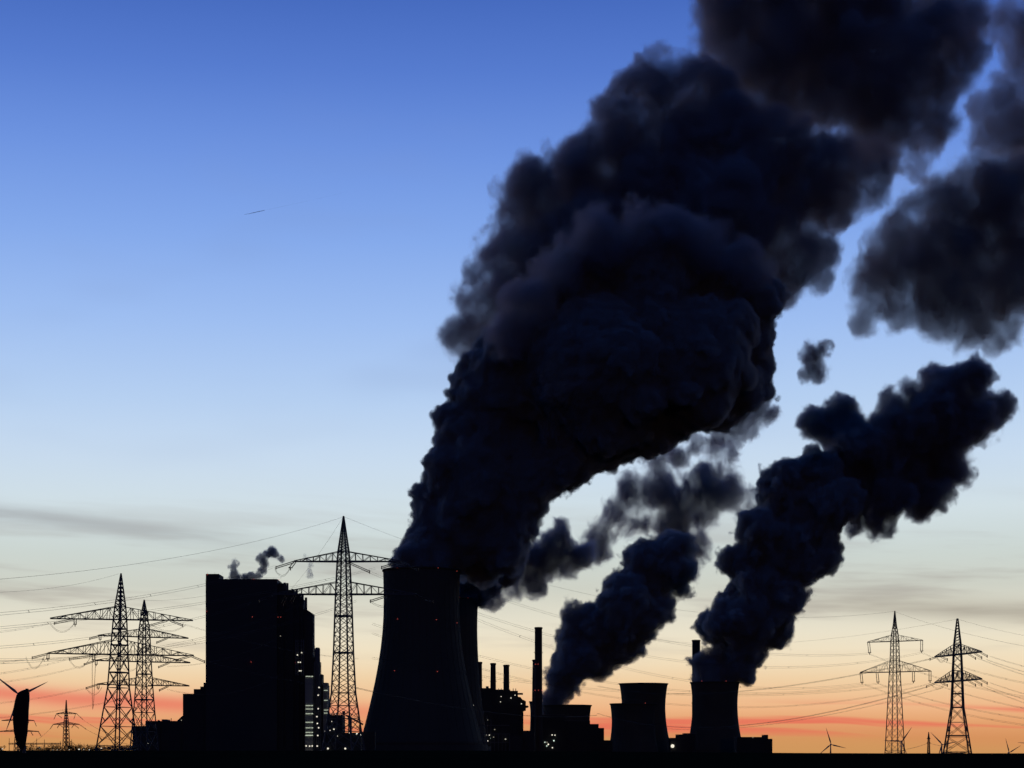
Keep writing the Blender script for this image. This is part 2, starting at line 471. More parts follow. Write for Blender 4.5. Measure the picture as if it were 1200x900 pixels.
pylon('lattice_pylon', 'stout lattice pylon with short sloping-looking arms and spread feet, rightmost in the picture', 1122.0, 800.0,
      [(725, 0.8), (755.5, 4.9), (767, 5.6), (786, 6.7), (798, 7.1), (829, 8.6), (881, 18.2), (885, 19)], 25,
      [dict(y=767, top=755.5, l=13.3, r=13.5, n=9, w=.5, pull=[(13, 10, 4, 3), (9.5, 11, 5, 3), (6, 11, 5, 3), (-10, 10, 3, 3), (-13, -5, 2, 3)], loop=[(-24, 3, -14, 6, 5)]),
       dict(y=798, top=786, l=13.3, r=13.5, n=9, w=.5, pull=[(13, 10, 4, 3), (9.5, 11, 5, 3), (6, 11, 5, 3), (-10, 10, 3, 3), (-13, -9, 4, 3)], loop=[(-30, 5, -14, 4, 5)])],
      -77, legw=.44, brw=.18, rings=(813, 829, 862), ins=.6, panel=.8)
pylon('lattice_pylon', 'small distant lattice pylon above the tree line, right of the spindle-shaped cover at left', 77.6, 1960.0,
      [(820.5, 0.3), (834, 1.1), (846.5, 2.6), (849, 2.8), (872, 3.7), (880, 4.2)], 20,
      [dict(y=836.5, top=834, l=11.5, r=12.5, n=4, w=.55, pull=[(-11.5, -3.4, 6), (12.5, 6, 6), (-11, 5, 4.5), (11, -2.5, 5.5)]),
       dict(y=849, top=846.2, l=15.5, r=15.5, n=5, w=.55, pull=[(-15.5, -3.5, 4.4), (15.5, 7, 5), (-8, 5, 4), (-8, -3, 3.5), (9, -3, 3.5), (9, 5, 4)])],
      0, legw=.6, brw=.34, panel=1.0)
pylon('lattice_pylon', 'distant lattice pylon mostly hidden by the spindle-shaped cover, its arms reaching out both sides', 21.0, 1900.0,
      [(829, 0.3), (842, 1.3), (855, 2.6), (857, 2.8), (880, 4.4)], 20,
      [dict(y=844.5, top=842, l=19, r=19, n=5, w=.5, hang=[], pull=[(19, 2, 6), (13, -2, 5)]),
       dict(y=857.3, top=855, l=23, r=24.5, n=6, w=.5, pull=[(24, 2.5, 5), (15, 2, 4), (-22, -2, 4)])],
      0, legw=.6, brw=.34)
pylon('lattice_pylon', 'tiny far lattice mast between the two wind turbines at right', 1088.3, 3200.0,
      [(858, 0.25), (865, 0.9), (881, 1.6), (884, 1.8)], 20,
      [dict(y=866, top=864, l=1.9, r=1.9, n=2, w=.5), dict(y=871, top=869.5, l=2.2, r=2.2, n=2, w=.5)],
      0, legw=.9, brw=.4, panel=1.2)

# ------------------------------------------------------------------ power line cables
def cable(label, a, b, sag=0.0, twin=0.0, rad=0.031, n=40, group='cables of the power lines', spacer=38.0):
    """one span: a, b = (px, py, distance); sag in metres of a parabola"""
    A = P(*a); B = P(*b); mb = MB()
    side = Vector(((B - A).y, -(B - A).x, 0)).normalized()
    def pt(t, off):
        p = A.lerp(B, t); p.z -= sag * 4 * t * (1 - t)
        return p + off
    offs = [Vector((0, 0, 0))] if not twin else [Vector((0, 0, twin / 2)) + side * twin * .3, Vector((0, 0, -twin / 2)) - side * twin * .3]
    for o_ in offs: mb.tube([pt(i / n, o_) for i in range(n + 1)], rad, 4)
    if twin:
        L = (B - A).length; k = max(1, int(L / spacer))
        for i in range(1, k):
            mb.bar(pt(i / k, offs[0]), pt(i / k, offs[1]), rad * 3.2)
    o = mb.build('power_cable', M['wire'])
    put(o, label, 'power cable', group)
    return o

# C = tallest pylon, A/B = left pair, D/E = right pair
cable('thin earth wire from the tallest pylon\'s tip sloping down to the left edge', (403, 605.5, 650), (-60, 683, 420), 3.5)
cable('thin earth wire from the tallest pylon\'s tip running right into the steam', (403, 605.5, 650), (1048, 716.5, 820), 14.0)
cable('steep thin wire from the tallest pylon\'s tip down behind the boiler house roof', (402, 606, 650), (318, 712, 900), 3.0, rad=.035)
cable('thin earth wire from the front left pylon\'s tip to the left edge', (139, 672.5, 772), (-70, 694, 520), 2.5)
cable('thin earth wire from the rear left pylon\'s tip running right behind the boiler house', (169.5, 703.5, 905), (300, 684, 760), 2, rad=.035)
cable('twin cable from the tallest pylon\'s upper left arm to the left edge', (322, 664, 650), (-60, 724, 400), 2.5, .55)
cable('twin cable from the tallest pylon\'s upper right arm passing behind it to the left', (440, 666, 652), (-60, 741, 430), 2.5, .5)
cable('twin cable from the tallest pylon\'s lower left arm to the left edge', (303, 704, 650), (-60, 762, 430), 3.0, .5)
cable('twin cable from the tallest pylon\'s lower right arm passing behind it to the left', (418, 704, 655), (-60, 778, 430), 5.0, .5)
cable('twin cable from the inner lower arm of the tallest pylon to the left edge', (360, 705, 652), (-60, 771, 460), 6.5, .45)
cable('cable from the front left pylon\'s upper left arm to the left edge', (56, 731, 772), (-60, 745, 560), .8, .4)
cable('cable from the front left pylon\'s lower left arm to the left edge', (31, 772, 772), (-60, 782, 640), .6, .4)
cable('cable from the front left pylon\'s inner lower arm to the left edge', (77, 773, 772), (-60, 795, 560), 1.2, .4)
cable('cable from the rear left pylon\'s middle arm to the left edge', (98, 780, 905), (-60, 806, 700), 1.5, .4)
cable('cable from the rear left pylon\'s lowest arm to the left edge', (99, 807, 905), (-60, 828, 700), 1.5, .4)
cable('lowest cable at far left, running from the rear left pylon past the red glow', (150, 818, 905), (-60, 846, 700), 1.5, .3)
cable('cable from the front left pylon\'s upper right arm to the boiler house', (213, 731, 772), (420, 772, 1100), 2.5, .35)
cable('cable from the front left pylon\'s lower right arm to the boiler house', (240, 774, 772), (420, 806, 1100), 2.5, .35)
cable('sagging cable from the rear left pylon\'s middle arm towards the boiler house', (196, 781, 905), (330, 745, 1050), 4.0, .3)
cable('sagging cable from the rear left pylon\'s lowest arm towards the boiler house', (196, 808, 905), (330, 790, 1050), 6.0, .3)
cable('topmost twin cable right of the large cooling tower, ending at the slim pylon', (489, 666, 650), (1018, 766, 820), 10.0, .6)
cable('second twin cable right of the large cooling tower, ending at the slim pylon', (430, 669, 651), (1080, 765, 826), 17.0, .6)
cable('third twin cable right of the large cooling tower, ending at the slim pylon', (508, 704, 650), (1010, 801, 820), 12.0, .6)
cable('fourth twin cable right of the large cooling tower, crossing the chimney tops', (436, 731, 651), (1029, 801, 822), 12.0, .5)
cable('fifth twin cable right of the large cooling tower, low above the three chimneys', (436, 771, 651), (1070, 801, 826), 8.5, .5)
cable('lowest twin cable right of the large cooling tower, ending at the slim pylon', (436, 742, 652), (1090, 801, 830), 17.0, .4)
cable('thin pair of wires low between the tallest pylon and the large cooling tower', (412, 805, 700), (700, 838, 1400), 5.0, .3, rad=.06)
cable('thin earth wire from the slim pylon\'s tip sloping down to the right edge', (1048, 716.5, 820), (1270, 768, 560), 2.0)
cable('twin cable from the slim pylon\'s upper left insulator to the right edge', (1018, 766, 820), (1270, 826, 580), 3.0, .45)
cable('twin cable from the slim pylon\'s upper right insulator to the right edge', (1080, 765, 826), (1270, 812, 600), 2.0, .45)
cable('twin cable from the slim pylon\'s lower left insulator to the right edge', (1010, 801, 820), (1270, 858, 580), 3.0, .45)
cable('twin cable from the slim pylon\'s inner left insulator to the right edge', (1029, 801, 822), (1270, 850, 590), 2.5, .4)
cable('twin cable from the slim pylon\'s lower right insulator to the right edge', (1090, 800, 830), (1270, 842, 600), 1.5, .4)
cable('thin earth wire from the rightmost pylon\'s tip to the left into the steam', (1122, 725.5, 800), (700, 735, 1500), 12.0)
cable('thin earth wire from the rightmost pylon\'s tip to the right edge', (1122, 725.5, 800), (1270, 756, 620), 1.0)
cable('cable from the rightmost pylon\'s upper left arm running left past the slim pylon', (1091, 772, 812), (700, 804, 1500), 10.0, .4, rad=.06)
cable('cable from the rightmost pylon\'s lower left arm running left past the slim pylon', (1086, 805, 812), (700, 836, 1500), 14.0, .35, rad=.06)
cable('faint low cable from the rightmost pylon running left above the red streaks', (1105, 806, 815), (760, 852, 1500), 8.0, .3)
for k, (ax_, ay_, ey) in enumerate(((1160, 769, 788), (1156, 773, 796), (1145, 771, 803))):
    cable(('upper', 'middle', 'lower')[k] + ' of three cables from the rightmost pylon\'s upper right arm to the right edge', (ax_, ay_, 790), (1270, ey + 8, 600), .7, .3)
for k, (ax_, ay_, ey) in enumerate(((1160, 800, 822), (1156, 804, 830), (1145, 802, 838))):
    cable(('upper', 'middle', 'lower')[k] + ' of three cables from the rightmost pylon\'s lower right arm to the right edge', (ax_, ay_, 790), (1270, ey + 8, 600), .7, .3)
cable('slack wire from the small distant pylon down to the switchyard at left', (60, 853, 1960), (36, 872, 1750), 1.0, rad=.12)
cable('wire from the small distant pylon\'s upper arm to the front left pylon\'s side', (96, 842.5, 1960), (150, 866, 1600), 3.0, rad=.12)
cable('wire from the small distant pylon\'s lower arm running right at tree height', (100, 854, 1960), (150, 872, 1600), 2.0, rad=.12)
cable('slack low wire between the small far mast and the slim pylon', (1087, 871, 3200), (1062, 878, 2500), 1.0, rad=.2)
cable('slack low wire from the small far mast towards the rightmost pylon', (1090, 871, 3200), (1116, 876, 2500), 1.0, rad=.2)

# ------------------------------------------------------------------ cooling towers
def cooling_tower(label, px, D, py_top, r_top, r_throat, py_throat, r_base, mat, group, lights=(), flare=0.0, n=72):
    root = empty('cooling_tower', (X(px, D), D, 0)); put(root, label, 'cooling tower', group)
    H = Z(py_top, D); k = D / F
    zt = Z(py_throat, D); rt = r_throat * k; rb = r_base * k; rtop = r_top * k
    zcol = 0.055 * H
    prof = []
    # hyperbola on either side of the throat
    nb = 26
    cb = (zt - zcol) / math.sqrt((rb / rt) ** 2 - 1)
    for i in range(nb + 1):
        z = zcol + (zt - zcol) * i / nb
        prof.append((rt * math.sqrt(1 + ((zt - z) / cb) ** 2), z))
    ctp = (H - zt) / math.sqrt(max((rtop / rt) ** 2 - 1, 1e-4))
    for i in range(1, 13):
        z = zt + (H - zt) * i / 12
        prof.append((rt * math.sqrt(1 + ((z - zt) / ctp) ** 2), z))
    rl = prof[-1][0]
    outer = prof[:-1] + [(rl, H - 1.6), (rl + 0.9, H - 1.5), (rl + 0.9, H)]
    inner = [(r - 1.0, z) for r, z in reversed(prof)]
    sh = MB(); sh.lathe(outer + [(rl - 1.0, H)] + inner[1:], 0, 0, n, close=True)
    o = sh.build('shell', mat, root, True)
    ribs = MB()
    for q in range(36):
        a = 2 * math.pi * q / 36
        pts = [((r + .05) * math.cos(a), (r + .05) * math.sin(a), z) for r, z in prof[::3] + [prof[-1]]]
        ribs.tube(pts, 0.12, 4)
    ribs.build('rib', mat, root).name = 'shell_ribs'
    co = MB(); r0 = prof[0][0]
    for q in range(44):
        a0 = 2 * math.pi * q / 44; a1 = 2 * math.pi * (q + .5) / 44; a2 = 2 * math.pi * (q + 1) / 44
        for u, v in ((a0, a1), (a2, a1)):
            co.bar(((r0 + 3) * math.cos(u), (r0 + 3) * math.sin(u), -1), (r0 * math.cos(v), r0 * math.sin(v), zcol + .4), 1.1)
    co.build('support_columns', mat, root)
    bw = MB(); bw.lathe([(r0 + 4.2, -1), (r0 + 3.4, zcol * 1.15), (r0 + 2.9, zcol * 1.15), (r0 + 3.7, -1)], 0, 0, n, close=True); bw.build('base_screen', mat, root)  # added ring that blocks the sky glow between the support columns
    for (lx, ly) in lights:
        rr = np.interp(Z(ly, D), [z for r, z in prof], [r for r, z in prof]); xo = (lx - px) * k
        xo = max(-rr * .97, min(rr * .97, xo)); yo = -math.sqrt(max(rr * rr - xo * xo, 0)) - .8
        zz = min(Z(ly, D), H + .6)
        lamp((X(px, D) + xo, D + yo, zz), .5 * k, M['red'], root, 'warning_light')
    return root

cooling_tower('huge steaming cooling tower in front, right of the tallest pylon', 494, 1834, 668, 45, 44.2, 708, 73, M['concrete'],
              'new cooling towers', [(468, 669), (515, 669.5), (536, 671), (468, 728), (513, 729), (536, 731), (465, 788), (514.5, 789)])
cooling_tower('huge cooling tower mostly hidden behind the front one, its right edge showing', 522, 2190, 702, 38.2, 37.2, 735, 50, M['concrete'],
              'new cooling towers', [(539, 702.5), (549, 703)])
cooling_tower('small steaming cooling tower directly right of the tall slender chimney', 640, 3300, 822, 19.8, 18.3, 836, 21.5, M['concrete_old'], 'old small cooling towers')
cooling_tower('small cooling tower without steam, right of the one beside the tall chimney', 664.5, 2900, 826.3, 28.5, 26.4, 846, 31, M['concrete_old'], 'old small cooling towers')
cooling_tower('lower cooling tower of the idle overlapping pair, standing in front at its left', 742, 2780, 824.5, 27, 25, 846, 30, M['concrete_old'], 'old small cooling towers', [(754.6, 824.5)])
cooling_tower('taller cooling tower of the idle overlapping pair, standing behind at its right', 754.2, 2950, 801, 28.3, 25.4, 829, 33.5, M['concrete_old'], 'old small cooling towers')
cooling_tower('rightmost small cooling tower, steaming heavily with a chimney behind', 837.8, 2850, 799.5, 28.6, 26.2, 826, 34, M['concrete_old'], 'old small cooling towers', [(820, 798.6), (848, 798.8)])

# ------------------------------------------------------------------ chimneys
def chimney(label, px, D, py_top, half_top, half_base, lights=(), py_base=880, group='chimneys of the old plant'):
    root = empty('chimney', (X(px, D), D, 0)); put(root, label, 'chimney', group)
    k = D / F; H = Z(py_top, D)
    rt = half_top * k; rb = half_base * k
    s_ = MB(); s_.lathe([(rb, 0), (rt, H - 3), (rt, H), (rt * .8, H), (rt * .8, H - 6), (rb * .8, 0)], 0, 0, 40, close=True); s_.build('shaft', M['brick'], root, False)
    c_ = MB(); c_.lathe([(rt + .5, H - 2.4), (rt + .7, H - .4), (rt + .02, H - .35), (rt + .02, H - 2.45)], 0, 0, 40, close=True); c_.build('rim', M['brick'], root)
    g = MB()
    for fr in (.45, .8):
        z = H * fr; r = rb + (rt - rb) * fr
        g.lathe([(r + .02, z), (r + 1.1, z), (r + 1.1, z + .2), (r + .02, z + .2)], 0, 0, 32, close=True)
        for q in range(24):
            a = 2 * math.pi * q / 24; g.bar(((r+1) * math.cos(a), (r+1) * math.sin(a), z), ((r+1) * math.cos(a), (r+1) * math.sin(a), z + 1.2), .1)
        g.lathe([(r + 1.0, z + 1.2), (r + 1.08, z + 1.2), (r + 1.08, z + 1.3), (r + 1.0, z + 1.3)], 0, 0, 32, close=True)
    g.build('gallery', M['steel'], root)
    for lx, ly in lights:
        r = rb + (rt - rb) * (Z(ly, D) / H); xo = max(-r * .93, min(r * .93, (lx - px) * k))
        lamp((X(px, D) + xo, D - math.sqrt(r * r - xo * xo) - .6, Z(ly, D)), .6, M['red'], root, 'warning_light')
    return root

chimney('short chimney half hidden by the right edge of the huge cooling towers', 561.8, 2500, 775.6, 3.0, 3.8)
chimney('middle one of three short chimneys on the old boiler house', 577.9, 2500, 777, 3.0, 4.3)
chimney('rightmost of three short chimneys on the old boiler house', 593.4, 2500, 779, 3.3, 4.0)
chimney('tallest slender chimney, left of the steaming small cooling tower', 631.0, 2550, 735, 4.3, 4.6, [(627.5, 778.5), (630.5, 778.5), (627, 809), (631, 809), (634.8, 809)])
chimney('shorter chimney peeking out behind the left side of the tallest slender one', 627.5, 2700, 773, 3.4, 5.0)
chimney('chimney standing behind the rightmost small cooling tower, in the steam', 815.8, 3000, 750, 4.7, 5.0)

# ------------------------------------------------------------------ buildings
def blk(mb, x0, x1, y, D, d0=0.0, depth=60.0, ybase=None, cx=0.0):
    """a block whose front face spans the columns x0..x1 with its top at row y, at distance D + d0"""
    Dd = D + d0
    far = max(abs(x0 - 600), abs(x1 - 600), 1.0)
    depth = min(depth, 0.45 * (x1 - x0) * D / far)
    # the silhouette is set by the front edge away from the middle and by the rear edge towards it
    if x1 < 600: x1 = 600 + (x1 - 600) * (Dd + depth) / Dd
    if x0 > 600: x0 = 600 + (x0 - 600) * (Dd + depth) / Dd
    mb.box(X(x0, Dd) - cx, X(x1, Dd) - cx, d0, d0 + depth, 0 if ybase is None else Z(ybase, Dd), Z(y, Dd))

D1 = 1834.0
bh = empty('boiler_house', (X(300, D1), D1, 0)); C0 = X(300, D1)
put(bh, 'giant block-shaped boiler house of the new power station, left of the tallest pylon', 'boiler house')
mb = MB(); blk(mb, 241, 330.5, 678.5, D1, 0, 40, cx=C0); mb.build('main_block', M['clad'], bh)
mb = MB(); blk(mb, 241.2, 262, 672.5, D1, 1, 30, ybase=678.4, cx=C0); mb.build('roof_house', M['clad_dark'], bh)
mb = MB()
for x0, x1, y, d0, dp in ((318, 337.5, 683.5, 4, 35), (324, 348.5, 691, 6, 33), (332, 355, 697.5, 8, 31), (340, 359, 702, 10, 29)):
    blk(mb, x0, x1, y, D1, d0, dp, cx=C0)
mb.build('stepped_annex', M['clad_dark'], bh)
mb = MB()
for i, xx in enumerate((332, 335, 341, 346, 350, 353, 357)):
    x_ = X(xx, D1) - C0; zt_ = Z((681.5, 682, 689, 690, 694, 695, 699)[i], D1)
    mb.tube([(x_, 12, zt_ - 12), (x_, 12, zt_)], 1.2, 10)
mb.build('vent_pipes', M['steel'], bh)
mb = MB()
Dn = D1 + 12
mb.prism([(X(345, Dn) - C0, 0), (X(366.5, Dn) - C0, 0), (X(366.5, Dn) - C0, Z(719, Dn)), (X(359, Dn) - C0, Z(714, Dn)), (X(345, Dn) - C0, Z(712, Dn))], 14, 30)
mb.build('bunker_bay', M['clad'], bh)
mb = MB(); blk(mb, 238.5, 262, 800, D1, 5, 30, cx=C0); blk(mb, 234.7, 262, 804.5, D1, 4, 28, cx=C0); blk(mb, 227, 262, 807.5, D1, 3, 26, cx=C0); blk(mb, 214.3, 262, 813, D1, 2, 24, cx=C0)
mb.build('left_annex', M['clad_dark'], bh)
mb = MB()
for i in range(11):      # roof edge railing
    xa = 243 + i * 8.6; x_ = X(xa, D1) - C0; ztop = Z(678.5 if xa > 262 else 672.5, D1 )
    mb.bar((x_, .8, ztop), (x_, .8, ztop + 1.4), .12)
mb.bar((X(262.5, D1) - C0, .8, Z(678.5, D1) + 1.4), (X(330, D1) - C0, .8, Z(678.5, D1) + 1.4), .1)
mb.build('roof_railing', M['steel'], bh)
# open stair tower at the right of the front, with lit landings
mb = MB()
xL = X(347.5, D1) - C0; xR = X(356.5, D1) - C0
for xx in (xL, X(350.0, D1) - C0, X(354, D1) - C0, xR):
    mb.bar((xx, -6, Z(792, D1)), (xx, -6, Z(750, D1)), .8)
for yy in range(752, 792, 5): mb.box(xL, xR, -6, -.3, Z(yy, D1), Z(yy, D1) + .4)
mb.build('stair_frame', M['steel'], bh)
mb = MB()
blk(mb, 357.5, 367.5, 792, D1, -4, 8, cx=C0)
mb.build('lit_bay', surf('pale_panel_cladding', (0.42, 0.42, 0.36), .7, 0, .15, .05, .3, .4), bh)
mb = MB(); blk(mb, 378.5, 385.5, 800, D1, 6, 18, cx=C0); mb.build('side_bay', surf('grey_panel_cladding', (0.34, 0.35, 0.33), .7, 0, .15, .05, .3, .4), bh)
mb = MB(); mb.lathe([(2.6, 0), (2.6, Z(760, D1)), (1.9, Z(758.5, D1)), (0.4, Z(758.2, D1))], X(371, D1) - C0, 8, 20); mb.build('vertical_duct', M['steel'], bh, True)
mb = MB()
blk(mb, 366, 379.5, 790, D1, 16, 20, cx=C0); blk(mb, 365, 374, 770, D1, 18, 18, cx=C0); blk(mb, 377, 386.2, 803, D1, 19, 20, cx=C0); blk(mb, 356, 369, 755, D1, 17, 20, cx=C0)
mb.build('rear_bay', M['clad_dark'], bh)
# pipe rack and scaffolding in front of the bays
mb = MB()
for xx in (368.5, 371.0, 373.4, 375.8):
    x_ = X(xx, D1) - C0; top = 776 if xx < 376 else 790
    mb.bar((x_, -3, 0), (x_, -3, Z(top, D1)), .55); mb.bar((x_, 3, 0), (x_, 3, Z(top, D1)), .45)
for i in range(22):
    z_ = Z(875 - i * 4.6, D1); mb.bar((X(368.5, D1) - C0, -3, z_), (X(375.8, D1) - C0, -3, z_), .4)
    if i % 2: mb.bar((X(368.5, D1) - C0, -3, z_), (X(375.8, D1) - C0, -3, z_ + S(4.6, D1)), .25)
mb.build('pipe_rack', M['steel'], bh)
def strip(x0, x1, py, d0, h=.55, mat='strip'):
    s_ = MB(); s_.box(X(x0, D1) - C0, X(x1, D1) - C0, d0 - .5, d0 - .1, Z(py, D1) - h / 2, Z(py, D1) + h / 2)
    s_.build('light_strip', M[mat], bh)
for py in (792.8, 827, 831, 836.5, 846.5, 853, 858.3):
    strip(358.8, 364.6, py, -4.2); strip(365.4, 367.4, py, -4.2, .75)
strip(358.5, 367.3, 861.8, -4.2, .9)
for py in (808.8, 820.5, 832, 835.5): strip(379, 383.5, py, 5.8, .5)
for (xx, yy) in ((350.5, 776.5), (352.8, 776.5), (351.8, 786.5), (353.6, 786.5), (354.5, 765.3), (349.5, 768)): lamp(P(xx, yy, D1) + Vector((0, -7, 0)), .62, M['white'], bh)
for (xx, yy) in ((374, 815), (374, 830.8), (374.5, 853), (373, 848), (373.5, 862), (372.5, 840), (375, 806), (386, 832), (386, 835.5), (360, 874.2), (364, 874.4), (367, 874.2), (372.8, 874.3), (378, 877)):
    lamp(P(xx, yy, D1) + Vector((0, -9, 0)), .72, M['white'], bh)
for (xx, yy) in ((243.2, 673.5), (297.3, 679.0), (327, 679.6), (242.6, 716.6), (296, 723), (326, 723.3), (329, 723.3), (294.5, 775.8), (346.6, 776.3)):
    lamp(P(xx, yy, D1) + Vector((0, -1.2, 0)), .42, M['red'], bh, 'warning_light')
lamp(P(329, 745.5, D1) + Vector((0, -1.0, 0)), .55, M['dim'], bh)

# low building at the foot of the boiler house
lb = empty('turbine_hall', (X(190, D1), D1, 0)); C1 = X(190, D1)
put(lb, 'long low flat-roofed hall at the left foot of the giant boiler house', 'hall')
mb = MB(); blk(mb, 155.3, 190, 850.8, D1, 3, 12, cx=C1); blk(mb, 170.4, 225, 844.8, D1, 4, 16, cx=C1)
mb.build('hall_block', M['clad_dark'], lb)
mb = MB(); blk(mb, 189.5, 199.5, 843.0, D1, 5, 20, ybase=844.7, cx=C1); blk(mb, 184.8, 187, 843.6, D1, 5, 6, ybase=844.7, cx=C1); blk(mb, 200.2, 201, 841.5, D1, 5, 1, ybase=844.7, cx=C1)
mb.build('roof_units', M['steel'], lb)
mb = MB(); mb.prism([(X(206, D1) - C1, Z(844.7, D1)), (X(214.1, D1) - C1, Z(844.7, D1)), (X(214.1, D1) - C1, Z(838, D1)), (X(212, D1) - C1, Z(839, D1))], 6, 24)
mb.build('sloping_conveyor', M['clad'], lb)
lamp(P(173.4, 871, D1) + Vector((0, -2, 0)), .8, M['white'], lb); lamp(P(213, 844, D1) + Vector((0, -2, 0)), .5, M['dim'], lb)

# coal handling block in front of the tallest pylon's foot
D2 = 1500.0
cb_ = empty('coal_handling_building', (X(397, D2), D2, 0)); C2 = X(397, D2)
put(cb_, 'dark square plant building with roof pipes and lamps behind the tallest pylon\'s feet', 'plant building')
mb = MB(); blk(mb, 384, 404.5, 838, D2, 0, 26, cx=C2); blk(mb, 376, 426, 858.5, D2, 1, 30, cx=C2); blk(mb, 424, 440, 857.6, D2, 2, 4, cx=C2); mb.build('block', M['clad_dark'], cb_)
mb = MB()
for i in range(10):
    xx = 386 + i * 1.9; mb.tube([(X(xx, D2) - C2, 4, Z(838, D2)), (X(xx, D2) - C2, 4, Z(838 - random.uniform(1, 4), D2))], .35, 6)
mb.tube([(X(402, D2) - C2, 6, Z(838, D2)), (X(402, D2) - C2, 6, Z(833, D2))], [1.2, 1.2], 8)
mb.build('roof_pipes', M['steel'], cb_)
mb = MB(); a = P(405, 838, D2) - cb_.location; b = P(425, 849, D2) - cb_.location
mb.bar(a + Vector((0, 5, 0)), b + Vector((0, 5, 0)), 1.4); mb.bar(a + Vector((0, 5, 2)), b + Vector((0, 5, 2)), .3)
for xx, yy in ((408, 840), (411, 841.5), (421, 847)): mb.bar((X(xx, D2) - C2, 5, 0), (X(xx, D2) - C2, 5, Z(yy, D2)), .9)
mb.build('conveyor_bridge', M['steel'], cb_)
for (xx, yy, q) in ((389, 845.5, .45), (391.5, 854.5, .8), (387, 856, .5), (395, 862.5, .9), (418.5, 860, 1.0), (423.5, 861, .8), (384.5, 877.2, 1.0), (404.8, 877.2, 1.0), (412, 877, .5), (409.5, 859, .4), (381, 857, .4), (388, 836.5, .4), (393.5, 836.6, .4)):
    lamp(P(xx, yy, D2) + Vector((0, -1.5, 0)), q * .75, M['white'], cb_)

# old boiler house with three chimneys
D3 = 2470.0
ob = empty('old_boiler_house', (X(585, D3), D3, 0)); C3 = X(585, D3)
put(ob, 'old boiler house with jagged right side under the three short chimneys', 'boiler house')
mb = MB(); blk(mb, 556, 580, 806.3, D3, 0, 60, cx=C3); blk(mb, 577, 598, 808, D3, 1, 60, cx=C3); blk(mb, 596, 607, 809.5, D3, 2, 50, cx=C3); mb.build('main_block', M['clad_dark'], ob)
mb = MB(); k3 = lambda x: X(x, D3) - C3; z3 = lambda y: Z(y, D3)
mb.prism([(k3(605.2), 0), (k3(613.4), 0), (k3(613.4), z3(833)), (k3(616.3), z3(832)), (k3(616.3), z3(829)), (k3(619.4), z3(828.4)), (k3(619.4), z3(827)), (k3(616.3), z3(826.6)), (k3(616.3), z3(821.5)),
          (k3(612), z3(819.5)), (k3(610), z3(816.8)), (k3(605.2), z3(816)), ], 4, 40)
mb.build('stepped_wing', M['clad_dark'], ob)
mb = MB(); blk(mb, 569.3, 572.7, 804.2, D3, 6, 6, ybase=806.2, cx=C3); blk(mb, 607, 612.8, 812, D3, 6, 8, ybase=814, cx=C3)
for xx in (566, 584, 587, 601, 604): blk(mb, xx, xx + .8, 806.8, D3, 9, 2, ybase=810, cx=C3)
mb.build('roof_units', M['steel'], ob)
mb = MB(); blk(mb, 612, 626, 856.2, D3, -2, 30, cx=C3); blk(mb, 596, 612, 862, D3, -8, 30, cx=C3); mb.build('link_building', M['clad'], ob)
for (xx, yy, q, m_) in ((547, 818, 1, 'white'), (550.8, 828, 1.7, 'white'), (554.3, 826.5, 1.3, 'white'), (554.6, 831, 1.0, 'dim'), (552.3, 841, 1.2, 'white'), (562.5, 839.5, 1.4, 'cool'), (587.2, 816.3, .8, 'white'),
                        (586.5, 822.5, .8, 'white'), (598.8, 818, 1.0, 'white'), (603.6, 814.7, .9, 'white'), (611, 824.8, .9, 'white'), (563.5, 828.5, .5, 'dim'), (571.5, 843.7, .8, 'dim'), (579.8, 855, 1.0, 'dim'),
                        (569.5, 861.2, 1.2, 'white'), (573.5, 861.5, 1.0, 'white'), (567, 863, .9, 'dim'), (578.4, 863.8, .9, 'dim'), (571.5, 868.2, 1.2, 'white'), (558, 868.2, 1.2, 'white'), (592.6, 866.2, 1.3, 'white'),
                        (575, 865, .8, 'cool'), (566, 848, .6, 'dim'), (603, 871, .5, 'dim'), (563, 807.2, .6, 'red')):
    # the ones left of the wall hang on the pipework in front of the tower
    lamp(P(xx, yy, D3) + Vector((0, -1.8 if xx > 556 else -1.0, 0)) if xx > 556 else P(xx, yy, 2000), q * (.72 if xx > 556 else .58), M[m_], ob, 'warning_light' if m_ == 'red' else 'lamp')

# the lamp masts stand on a pipe bridge beside the huge tower
pb = empty('pipe_bridge', (X(565, 2010), 2010, 0)); C4 = X(565, 2010)
put(pb, 'low lattice pipe bridge with lamps at the right foot of the huge cooling towers', 'pipe bridge')
mb = MB()
for i in range(14):
    x_ = X(540 + i * 4.4, 2010) - C4; top = Z(846 - 20 * math.exp(-((i - 4) / 3.0) ** 2) if i < 9 else 860, 2010)
    mb.bar((x_, 0, 0), (x_, 0, top), .7); mb.bar((x_, 7, 0), (x_, 7, top), .7)
for yy in (850, 860, 870):
    for q in (0, 7): mb.bar((X(540, 2010) - C4, q, Z(yy, 2010)), (X(597, 2010) - C4, q, Z(yy, 2010)), .8)
mb.build('frame', M['steel'], pb)

